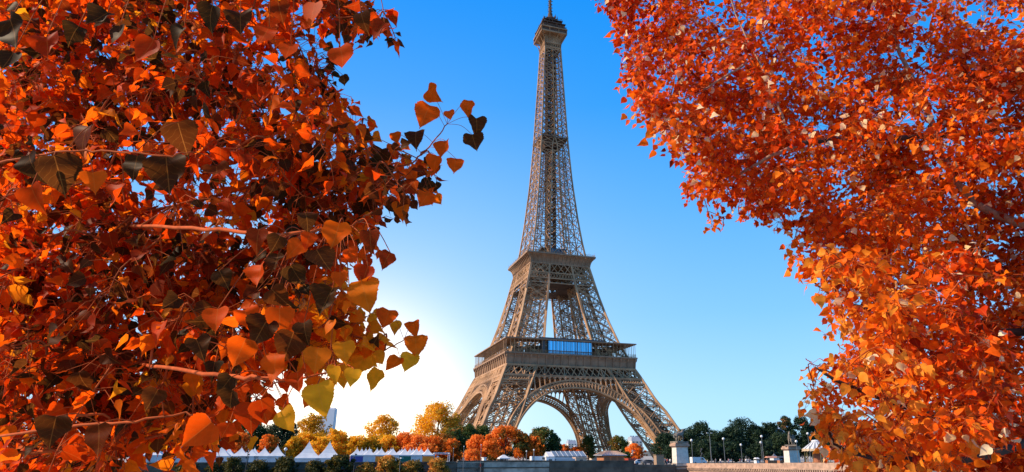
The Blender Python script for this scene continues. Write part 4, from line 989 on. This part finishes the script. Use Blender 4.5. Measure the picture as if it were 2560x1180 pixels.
def leaves(name, P, D, Nn, S, T_, m, parent, seed=1, wid=(.78, 1.05), tpl=None):
    LEAF_U, LEAF_V, LEAF_F = tpl or COARSE; jit = .3 if tpl else 1.0
    g = np.random.default_rng(seed); n = len(P); nv = len(LEAF_U)
    D = D / np.linalg.norm(D, axis=1)[:, None]; X = np.cross(D, Nn); X /= np.linalg.norm(X, axis=1)[:, None]; Z = np.cross(X, D)
    fold = g.uniform(.05, .75, (n, 1)); curl = g.normal(0.12, .30, (n, 1)); wav = g.uniform(0, .16, (n, 1)); ph = g.uniform(0, 6.28, (n, 1)); wd = g.uniform(*wid, (n, 1))
    tw = g.normal(0, .25, (n, 1))
    U = LEAF_U[None] * wd * (1 + g.normal(0, .07 * jit, (n, nv))); V = LEAF_V[None] + g.normal(0, .014 * jit, (n, nv)); V = np.where(LEAF_V == 0, 0, V)
    Wz = fold * np.abs(U) * .8 - curl * V ** 2 + wav * np.sin(9 * V + ph) * np.abs(U) * 2 + tw * U * V
    co = P[:, None] + (U[..., None] * X[:, None] + V[..., None] * D[:, None] + Wz[..., None] * Z[:, None]) * S[:, None, None]
    fl = np.array([len(f) for f in LEAF_F]); fi = np.concatenate([np.array(f) for f in LEAF_F])
    li = (np.arange(n)[:, None] * nv + fi[None]).ravel(); tot = np.tile(fl, n); st = np.concatenate([[0], np.cumsum(tot)[:-1]])
    me = bpy.data.meshes.new(name); me.vertices.add(n * nv); me.vertices.foreach_set('co', co.ravel()); me.loops.add(len(li)); me.loops.foreach_set('vertex_index', li)
    me.polygons.add(len(tot)); me.polygons.foreach_set('loop_start', st); me.polygons.foreach_set('loop_total', tot); me.update(calc_edges=True)
    me.polygons.foreach_set('use_smooth', np.ones(len(tot), bool))
    a = me.attributes.new('tint', 'FLOAT', 'POINT'); a.data.foreach_set('value', np.repeat(np.clip(T_, 0, 1), nv))
    uv = me.uv_layers.new(name='leaf'); uvp = np.stack([np.tile(LEAF_U, n), np.tile(LEAF_V, n)], 1); uv.data.foreach_set('uv', uvp[li].ravel())
    me.materials.append(m); o = bpy.data.objects.new(name, me); COL.objects.link(o); o.parent = parent; return o
def smooth_path(pts, k=6):
    pts = [Vector(p) for p in pts]; out = []
    for i in range(len(pts) - 1):
        p0, p1, p2, p3 = pts[max(i - 1, 0)], pts[i], pts[i + 1], pts[min(i + 2, len(pts) - 1)]
        for j in range(k):
            t = j / k; out.append(.5 * ((2 * p1) + (p2 - p0) * t + (2 * p0 - 5 * p1 + 4 * p2 - p3) * t * t + (3 * p1 - p0 - 3 * p2 + p3) * t ** 3))
    out.append(pts[-1]); return out
def inside(poly, x, y):
    c = False; n = len(poly)
    for i in range(n):
        (x0, y0), (x1, y1) = poly[i], poly[i - 1]
        if (y0 > y) != (y1 > y) and x < (x1 - x0) * (y - y0) / (y1 - y0) + x0: c = not c
    return c
def near_tree(root, limbs, clusters, extra, leaf_m, limb_m, twig_m, tint_fn, size, per, spread, seed, hang=.55, trunk_pts=None, trunk_r=None, facing=0.0, twig_r=.0028, tint_sd=.12, rare=(.05, .8), rare_p=.07):
    """limbs: (points, r0, r1); clusters: (centre, scale); extra: (base, tip direction, normal, size, tint, limb index)"""
    g = random.Random(seed); b = MB(); b.tube(smooth_path(trunk_pts, 5), list(np.interp(np.linspace(0, 1, 5 * (len(trunk_pts) - 1) + 1), np.linspace(0, 1, len(trunk_r)), trunk_r)), 14)
    b.build('trunk', BARK, root, True)
    LP = []; LB = []
    for i, (pts, r0, r1) in enumerate(limbs):
        sp = smooth_path(pts, 7)
        for j in range(1, len(sp) - 1): sp[j] += Vector((g.gauss(0, 1), g.gauss(0, 1), g.gauss(0, 1))) * (.002 + r0 * .07)
        LB.append(MB()); LB[-1].tube(sp, list(np.linspace(r0, r1, len(sp))), 9)
        LP += [(p, i, j / len(sp)) for j, p in enumerate(sp)]
    lpa = np.array([p for p, _, _ in LP]); data = {i: ([], [], [], [], [], LB[i]) for i in range(len(limbs))}
    d0 = lambda q: float(np.min(np.linalg.norm(limb_pts - np.array(q[0]), axis=1)))
    limb_pts = lpa.copy()
    for c, sc in sorted(clusters, key=d0):
        c = Vector(c); dist = np.linalg.norm(lpa - np.array(c), axis=1); k = int(np.argmin(dist))
        if dist[k] > 1.0: continue
        anchor, li, _ = LP[k]
        A = data[li]; mid = anchor.lerp(c, .5) + Vector((g.gauss(0, .05), g.gauss(0, .05), .06 + .08 * dist[k])); ax = (c - anchor).normalized() if dist[k] > 1e-3 else Vector((0, 0, 1))
        end = c + ax * spread * .7 * sc + Vector((0, 0, -.04))
        tw = smooth_path([anchor, mid, c, end], 4); A[5].tube(tw, list(np.linspace(twig_r * 1.9, twig_r * .5, len(tw))), 5, True, 1)
        LP.append((c, li, 1.0)); lpa = np.vstack([lpa, np.array(c)[None]])
        m_ = max(4, int(per * sc * g.uniform(.7, 1.3))); t0 = tint_fn(c, g)
        for q in range(m_):
            u = g.uniform(.38, 1.0) if len(tw) > 6 else g.random(); x = u * (len(tw) - 1); j = min(int(x), len(tw) - 2); bp = tw[j].lerp(tw[j + 1], x - j)
            pd = Vector((g.gauss(0, 1), g.gauss(0, 1), g.gauss(0, .8))).normalized(); pl = spread * sc * g.uniform(.25, 1.0)
            s = size * g.uniform(.6, 1.22); lb = bp + pd * pl + Vector((0, 0, -.25 * pl))
            A[5].bar(bp, lb, twig_r * .7, mi=1) if pl < .10 else A[5].path([bp, bp.lerp(lb, .5) + Vector((0, 0, .2 * pl)), lb], twig_r * .7, mi=1)
            dr = (pd * (1 - hang) + Vector((g.gauss(0, .35), g.gauss(0, .35), -hang * 1.3))).normalized()
            nr = Vector((g.gauss(0, 1), g.gauss(0, 1) - facing, g.gauss(0, 1) + facing * .3))
            A[0].append(lb); A[1].append(dr); A[2].append(nr); A[3].append(s); A[4].append(min(.93, t0 + g.gauss(0, tint_sd)) if g.random() > rare_p else g.choice(rare))
    big_ones = {i: ([], [], [], [], []) for i in range(len(limbs))}
    for lb, dr, nr, s, tv, li in extra:
        pts = [p for p, i, f_ in LP if i == li and f_ < 1]; anchor = min(pts, key=lambda p: (p - lb).length); A = data[li]; B_ = big_ones[li]
        B_[0].append(lb); B_[1].append(dr); B_[2].append(nr); B_[3].append(s); B_[4].append(tv)
        A[5].tube(smooth_path([anchor, anchor.lerp(lb, .55) + Vector((0, 0, .12 * (lb - anchor).length)), lb], 4), .0013, 5, True, 1)
    for i, A in data.items():
        lm = limb_m[i] if isinstance(limb_m, dict) and i in limb_m else (limb_m[None] if isinstance(limb_m, dict) else limb_m)
        lo = A[5].build('limb', [lm, twig_m], root, True)
        if A[0]: leaves('foliage', np.array(A[0]), np.array(A[1]), np.array(A[2]), np.array(A[3]), np.array(A[4]), leaf_m, lo, seed + i)
        Q = big_ones[i]
        if Q[0]: leaves('foliage', *[np.array(q) for q in Q], leaf_m, lo, seed + 50 + i, (.85, 1.05), FINE)
# --- right-hand tree
LEAF_R = leaf_mat('orange_leaf', [(0, (.24, .014, .002)), (.25, (.58, .036, .002)), (.55, (.94, .115, .003)), (.8, (.97, .21, .006)), (.95, (.97, .34, .03)), (.975, (.92, .66, .32)), (1, (.95, .80, .55))], .45, .5, True, .12)  # cream stops stand in for sun glints on a few leaves
tr = empty('autumn_tree', 'near autumn tree with dense small bright orange leaves, pale twigs and one thick dark limb', 'tree', (0, 0, 0))
polyR = [(1530, -160), (1528, 20), (1575, 90), (1580, 200), (1625, 300), (1680, 380), (1735, 440), (1800, 500), (1860, 520), (1960, 560), (1995, 620), (2020, 680), (2065, 740), (2095, 800), (2095, 850), (2110, 900), (2075, 930), (2060, 980), (2070, 1040), (2105, 1100), (2135, 1200), (2760, 1200), (2800, -160)]
g = random.Random(11); cl = []
while len(cl) < 900:
    x, y = g.uniform(1500, 2800), g.uniform(-160, 1200)
    if inside(polyR, x, y): cl.append((at(x, y, 6.0 + g.gauss(0, .32) + .8 * math.sin(x / 120 + 1.3 * math.sin(y / 105)) * math.cos(y / 115 + .6)), g.uniform(.7, 1.15)))
for x, y, sc in ((1732, 482, .6), (1762, 490, .5), (1775, 545, .45), (1800, 540, .4), (1545, 30, .6), (1560, 100, .5), (1575, 180, .5), (1610, 270, .6), (2045, 915, .5), (2035, 965, .55), (2050, 1020, .7), (2070, 1075, .6), (1525, 5, .4), (1990, 640, .6), (1985, 600, .5), (2075, 830, .5), (2090, 1120, .7), (2105, 1170, .8), (2060, 1050, .7)):
    cl.append((at(x, y, g.uniform(4.6, 6.0) if y > 880 else g.uniform(5.4, 6.4)), sc))
for _ in range(260):
    x, y = g.uniform(2150, 2800), g.uniform(-160, 1200)
    cl.append((at(x, y, g.uniform(6.2, 7.6)), g.uniform(.9, 1.2)))
for _ in range(230):
    x, y = g.uniform(1560, 2260), g.uniform(-160, 640)
    if inside(polyR, x - 25, y + 15): cl.append((at(x, y, g.uniform(6.0, 7.4)), g.uniform(.9, 1.2)))
for k in range(9):
    x = g.uniform(1900, 2260); cl.append((at(x, 350 + g.uniform(-50, 50), g.uniform(4.8, 5.2)), g.uniform(.5, .8)))
    y = g.uniform(-60, 330); cl.append((at(1985 - (360 - y) * .42 + g.uniform(-30, 30), y, g.uniform(4.9, 5.2)), g.uniform(.35, .6)))
for _ in range(260):                     # the crown goes on beyond the frame
    x, y = g.choice(((g.uniform(2350, 3050), g.uniform(-520, -150)), (g.uniform(2780, 3200), g.uniform(-400, 1250)), (g.uniform(2150, 2950), g.uniform(1190, 1330))))
    if (x - 2450) ** 2 / 850 ** 2 + (y - 380) ** 2 / 980 ** 2 < 1.0: cl.append((at(x, y, g.gauss(6.4, .9)), g.uniform(.7, 1.2)))
for _ in range(90):                      # nearer, larger-looking sprays low down
    x, y = g.uniform(2050, 2500), g.uniform(640, 1190)
    if inside(polyR, x - 20, y): cl.append((at(x, y, g.uniform(3.8, 4.8)), g.uniform(.5, .9)))
A_ = lambda *q: [at(*p) for p in q]
limbsR = [(A_((2760, 300, 6.3), (2560, 320, 6.2), (2380, 338, 6.1), (2190, 345, 5.5), (2050, 352, 5.3), (1988, 364, 5.3)), .036, .020),
          (A_((1988, 364, 5.3), (1955, 290, 5.25), (1905, 170, 5.3), (1850, 60, 5.5), (1790, -100, 5.7)), .012, .006),
          (A_((1990, 364, 5.3), (1900, 405, 5.2), (1810, 460, 5.8), (1735, 485, 5.7)), .02, .004),
          (A_((2780, 560, 6.2), (2560, 560, 6.0), (2400, 470, 5.9), (2310, 260, 5.9), (2240, 110, 5.9), (2170, -60, 6.0)), .05, .012),
          (A_((2780, 820, 6.0), (2520, 830, 5.8), (2300, 790, 5.7), (2120, 760, 5.6), (2030, 700, 5.6)), .045, .006),
          (A_((2780, 1100, 5.6), (2480, 1080, 5.2), (2250, 1010, 5.0), (2110, 960, 4.9), (2040, 920, 4.9)), .045, .005),
          (A_((2780, 1000, 5.4), (2500, 1130, 4.7), (2280, 1150, 4.5), (2120, 1130, 4.6), (2070, 1080, 4.6)), .035, .005),
          (A_((2760, -60, 7.2), (2480, -60, 7.2), (2180, -80, 6.8), (1900, -70, 6.2), (1680, -50, 6.1), (1560, 30, 6.0)), .055, .006),
          (A_((1890, 140, 5.8), (1800, 200, 5.6), (1700, 250, 5.7), (1600, 260, 5.8)), .014, .004),
          (A_((2300, 620, 6.6), (2160, 590, 6.6), (2060, 580, 6.5), (1990, 600, 6.4)), .02, .004)]
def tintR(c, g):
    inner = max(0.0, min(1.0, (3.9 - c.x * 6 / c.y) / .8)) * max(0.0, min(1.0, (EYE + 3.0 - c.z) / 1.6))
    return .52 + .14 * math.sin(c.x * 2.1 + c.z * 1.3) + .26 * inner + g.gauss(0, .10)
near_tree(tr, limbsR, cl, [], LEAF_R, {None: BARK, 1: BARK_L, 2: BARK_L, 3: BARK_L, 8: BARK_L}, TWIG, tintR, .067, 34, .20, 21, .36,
          [(6.3, 6.6, 1.0), (6.25, 6.6, 3.5), (6.35, 6.7, 6.5), (6.2, 6.8, 10)], [.24, .2, .16, .08], .5, .003, .15, (.03, .97, .98, .99), .085)
# --- left-hand tree
LEAF_L = leaf_mat('red_leaf', [(0, (.050, .026, .007)), (.22, (.14, .032, .005)), (.42, (.56, .038, .002)), (.66, (.95, .098, .003)), (.86, (.95, .21, .006)), (1, (.95, .48, .015))], .68, .5, True, .10)  # dark stops paint leaves that look shaded, scattered at random
tl = empty('autumn_tree', 'near autumn tree with large heart-shaped leaves, some dark brown, some glowing red and gold', 'tree', (0, 0, 0))
polyL = [(-260, -160), (930, -160), (935, 30), (850, 80), (800, 150), (840, 200), (880, 240), (890, 330), (940, 380), (1000, 400), (1010, 450), (960, 500), (900, 540), (800, 560), (760, 620), (740, 700), (760, 780), (800, 830), (880, 850), (910, 890), (840, 930), (740, 950), (690, 980), (660, 1040), (560, 1060), (500, 1090), (450, 1110), (330, 1130), (300, 1200), (-260, 1200)]
g = random.Random(5); cl = []
while len(cl) < 520:
    x, y = g.uniform(-70, 1020), g.uniform(-160, 1200)
    if inside(polyL, x, y): cl.append((at(x, y, min(4.6, max(2.7, g.gauss(3.5, .45)))), g.uniform(.7, 1.1)))
while len(cl) < 740:
    x, y = g.uniform(-60, 960), g.uniform(-160, 1180)
    if inside(polyL, x + 40, y): cl.append((at(x, y, g.uniform(4.6, 6.8)), g.uniform(.9, 1.3)))
for _ in range(46):
    cl.append((at(g.uniform(690, 900), g.uniform(540, 900), g.uniform(3.0, 3.8)), g.uniform(.5, .85)))
for x, y, sc in ((985, 85, .3), (905, 300, .4), (1010, 395, .4), (1050, 400, .35), (1080, 420, .35), (1060, 450, .35), (1000, 470, .5), (960, 440, .6), (930, 480, .6), (850, 820, .5), (900, 860, .45), (940, 860, .3), (870, 900, .5), (820, 880, .6), (880, 410, .6)):
    cl.append((at(x, y, g.uniform(3.1, 3.6)), sc))
for _ in range(45):
    x, y = g.uniform(-100, 850), g.uniform(-520, -150)
    if (x - 150) ** 2 / 750 ** 2 + (y - 300) ** 2 / 800 ** 2 < 1.0: cl.append((at(x, y, g.gauss(3.8, .6)), g.uniform(.7, 1.2)))
limbsL = [(A_((-420, 760, 3.8), (-100, 650, 3.6), (250, 560, 3.5), (500, 500, 3.4), (700, 450, 3.3), (880, 425, 3.3), (1010, 415, 3.3), (1065, 375, 3.3), (1118, 310, 3.3)), .012, .0028),
          (A_((-420, 1000, 3.8), (100, 960, 3.6), (350, 900, 3.5), (600, 880, 3.4), (800, 850, 3.3), (930, 880, 3.3), (1010, 850, 3.3)), .010, .0024),
          (A_((-420, 330, 3.8), (0, 260, 3.6), (300, 190, 3.5), (550, 110, 3.4), (800, 50, 3.3), (950, 40, 3.3)), .013, .003),
          (A_((-420, 1100, 3.8), (0, 1130, 3.4), (220, 1120, 3.3), (430, 1080, 3.2), (560, 1040, 3.2)), .013, .003),
          (A_((-420, 560, 6.0), (100, 600, 5.8), (500, 640, 5.6), (750, 660, 5.5)), .04, .006),
          (A_((-420, 60, 5.6), (200, 60, 5.6), (600, 20, 5.5), (800, 0, 5.5)), .04, .006),
          (A_((-420, 500, 2.4), (-60, 420, 1.75), (120, 385, 1.6), (250, 378, 1.55), (400, 388, 1.5), (480, 380, 1.5)), .004, .0015),
          (A_((-420, -200, 2.4), (0, -90, 1.7), (300, -60, 1.6), (600, -45, 1.55), (820, -30, 1.55), (960, -12, 1.6)), .006, .002),
          (A_((250, 560, 3.5), (480, 570, 2.2), (680, 585, 1.8), (800, 575, 1.75), (880, 560, 1.75), (930, 530, 1.8)), .008, .002),
          (A_((300, 900, 3.5), (480, 930, 2.1), (650, 945, 1.75), (740, 950, 1.7), (820, 930, 1.7)), .008, .002),
          (A_((-200, 1120, 3.4), (60, 1080, 2.0), (280, 1060, 1.7), (450, 1035, 1.65), (500, 1040, 1.65)), .005, .0015)]
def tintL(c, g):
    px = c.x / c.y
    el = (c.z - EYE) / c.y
    gold = max(0, min(1, (px + .44) / .12)) * max(0, min(1, (.36 - el) / .14))  # gold tint imitates the sky glow spilling over low inner leaves
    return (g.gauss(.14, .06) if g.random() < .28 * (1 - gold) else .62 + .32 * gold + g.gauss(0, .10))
ex = []; gx = random.Random(8)
def big(px, py, spx, tv, li, Y=1.6, ang=None, face=.35):
    s = spx / 1620 * Y * (.9 if Y < 2 else 1.0); c = at(px, py, Y); a = gx.gauss(0, .35) if ang is None else ang
    dr = Vector((math.sin(a), gx.gauss(0, .25), -math.cos(a))).normalized(); nr = Vector((gx.gauss(0, face), -1, gx.gauss(0, face) + .25))
    ex.append((c - dr * s * .5, dr, nr, s, tv, li))
for q in ((150, 440, 125, .12, 6), (420, 440, 125, .1, 6), (200, 345, 95, .25, 6), (455, 345, 100, .2, 6), (75, 420, 90, .05, 6), (335, 420, 80, .05, 6), (90, 500, 90, .55, 6), (300, 490, 80, .5, 6), (545, 440, 80, .25, 6), (235, 455, 70, .75, 6),
          (245, 50, 85, .03, 7), (520, 45, 90, .03, 7), (40, 85, 110, .03, 7), (600, 55, 95, .1, 7), (180, 85, 70, .03, 7), (440, 90, 75, .04, 7), (120, 120, 90, .4, 7), (370, 130, 90, .45, 7), (780, 35, 85, .62, 7), (700, 30, 70, .3, 7), (20, 155, 80, .02, 7), (300, 90, 70, .1, 7), (660, 90, 80, .55, 7),
          (860, 150, 92, .6, 7), (945, 75, 70, .35, 7), (905, 50, 60, .2, 7), (720, 130, 70, .6, 7),
          (925, 602, 66, .3, 8), (808, 655, 92, .12, 8), (742, 693, 76, .05, 8), (815, 752, 86, .08, 8), (915, 742, 98, .85, 8), (963, 652, 56, .32, 8), (912, 690, 60, .4, 8), (840, 590, 80, .75, 8), (690, 660, 60, .1, 8), (700, 745, 70, .2, 8), (640, 600, 70, .3, 8), (770, 600, 55, .6, 8), (770, 550, 60, .1, 8), (875, 770, 40, .8, 8), (690, 610, 55, .1, 8), (735, 622, 60, .7, 8), (650, 690, 70, .62, 8), (850, 700, 50, .7, 8), (700, 800, 80, .68, 8), (760, 830, 60, .1, 8), (650, 830, 85, .1, 8), (880, 640, 50, .6, 8), (560, 700, 60, .08, 8), (540, 800, 70, .66, 8),
          (720, 870, 90, .2, 9), (790, 900, 70, .85, 9), (860, 880, 60, .9, 9), (600, 880, 80, .7, 9), (620, 800, 70, .65, 9), (830, 820, 45, .8, 9), (500, 870, 70, .1, 9), 
          (800, 998, 92, .97, 9), (718, 1052, 70, .95, 9), (745, 955, 62, .5, 9), (835, 940, 55, .95, 9), (880, 945, 50, .97, 9), (690, 920, 80, .7, 9), (625, 1045, 80, .45, 9), (660, 1030, 70, .55, 9), (560, 965, 60, .05, 9), (575, 1000, 60, .08, 9),
          (492, 1085, 88, .66, 10), (250, 1100, 80, .25, 10), (130, 1080, 80, .15, 10), (380, 1000, 60, .2, 10)):
    big(*q)
for q in ((1082, 238, 56, .5, 0), (1062, 290, 66, .68, 0), (1167, 272, 44, .6, 0), (1194, 314, 52, .12, 0), (1186, 358, 54, .12, 0), (1038, 345, 54, .12, 0), (1112, 375, 50, .45, 0), (1085, 410, 44, .6, 0), (1137, 415, 44, .35, 0), (1095, 500, 28, .8, 0), (1004, 528, 48, .8, 0), (1060, 500, 52, .6, 0), (1030, 440, 50, .7, 0), (960, 410, 46, .3, 0), (985, 375, 34, .6, 0), (990, 345, 30, .5, 0), (1125, 290, 30, .4, 0), (920, 530, 34, .1, 0),
          (1033, 820, 36, .5, 1), (1040, 866, 52, .8, 1), (1022, 908, 46, .97, 1), (985, 914, 44, .75, 1), (934, 950, 52, .95, 1), (915, 878, 46, .85, 1), (948, 874, 34, .6, 1), (965, 800, 50, .5, 1), (860, 940, 60, .95, 1), (890, 830, 36, .8, 1), (900, 910, 56, .92, 1)):
    big(q[0], q[1], q[2] * 1.08, q[3] if q[3] < .2 else max(q[3], .7), q[4], Y=3.2)
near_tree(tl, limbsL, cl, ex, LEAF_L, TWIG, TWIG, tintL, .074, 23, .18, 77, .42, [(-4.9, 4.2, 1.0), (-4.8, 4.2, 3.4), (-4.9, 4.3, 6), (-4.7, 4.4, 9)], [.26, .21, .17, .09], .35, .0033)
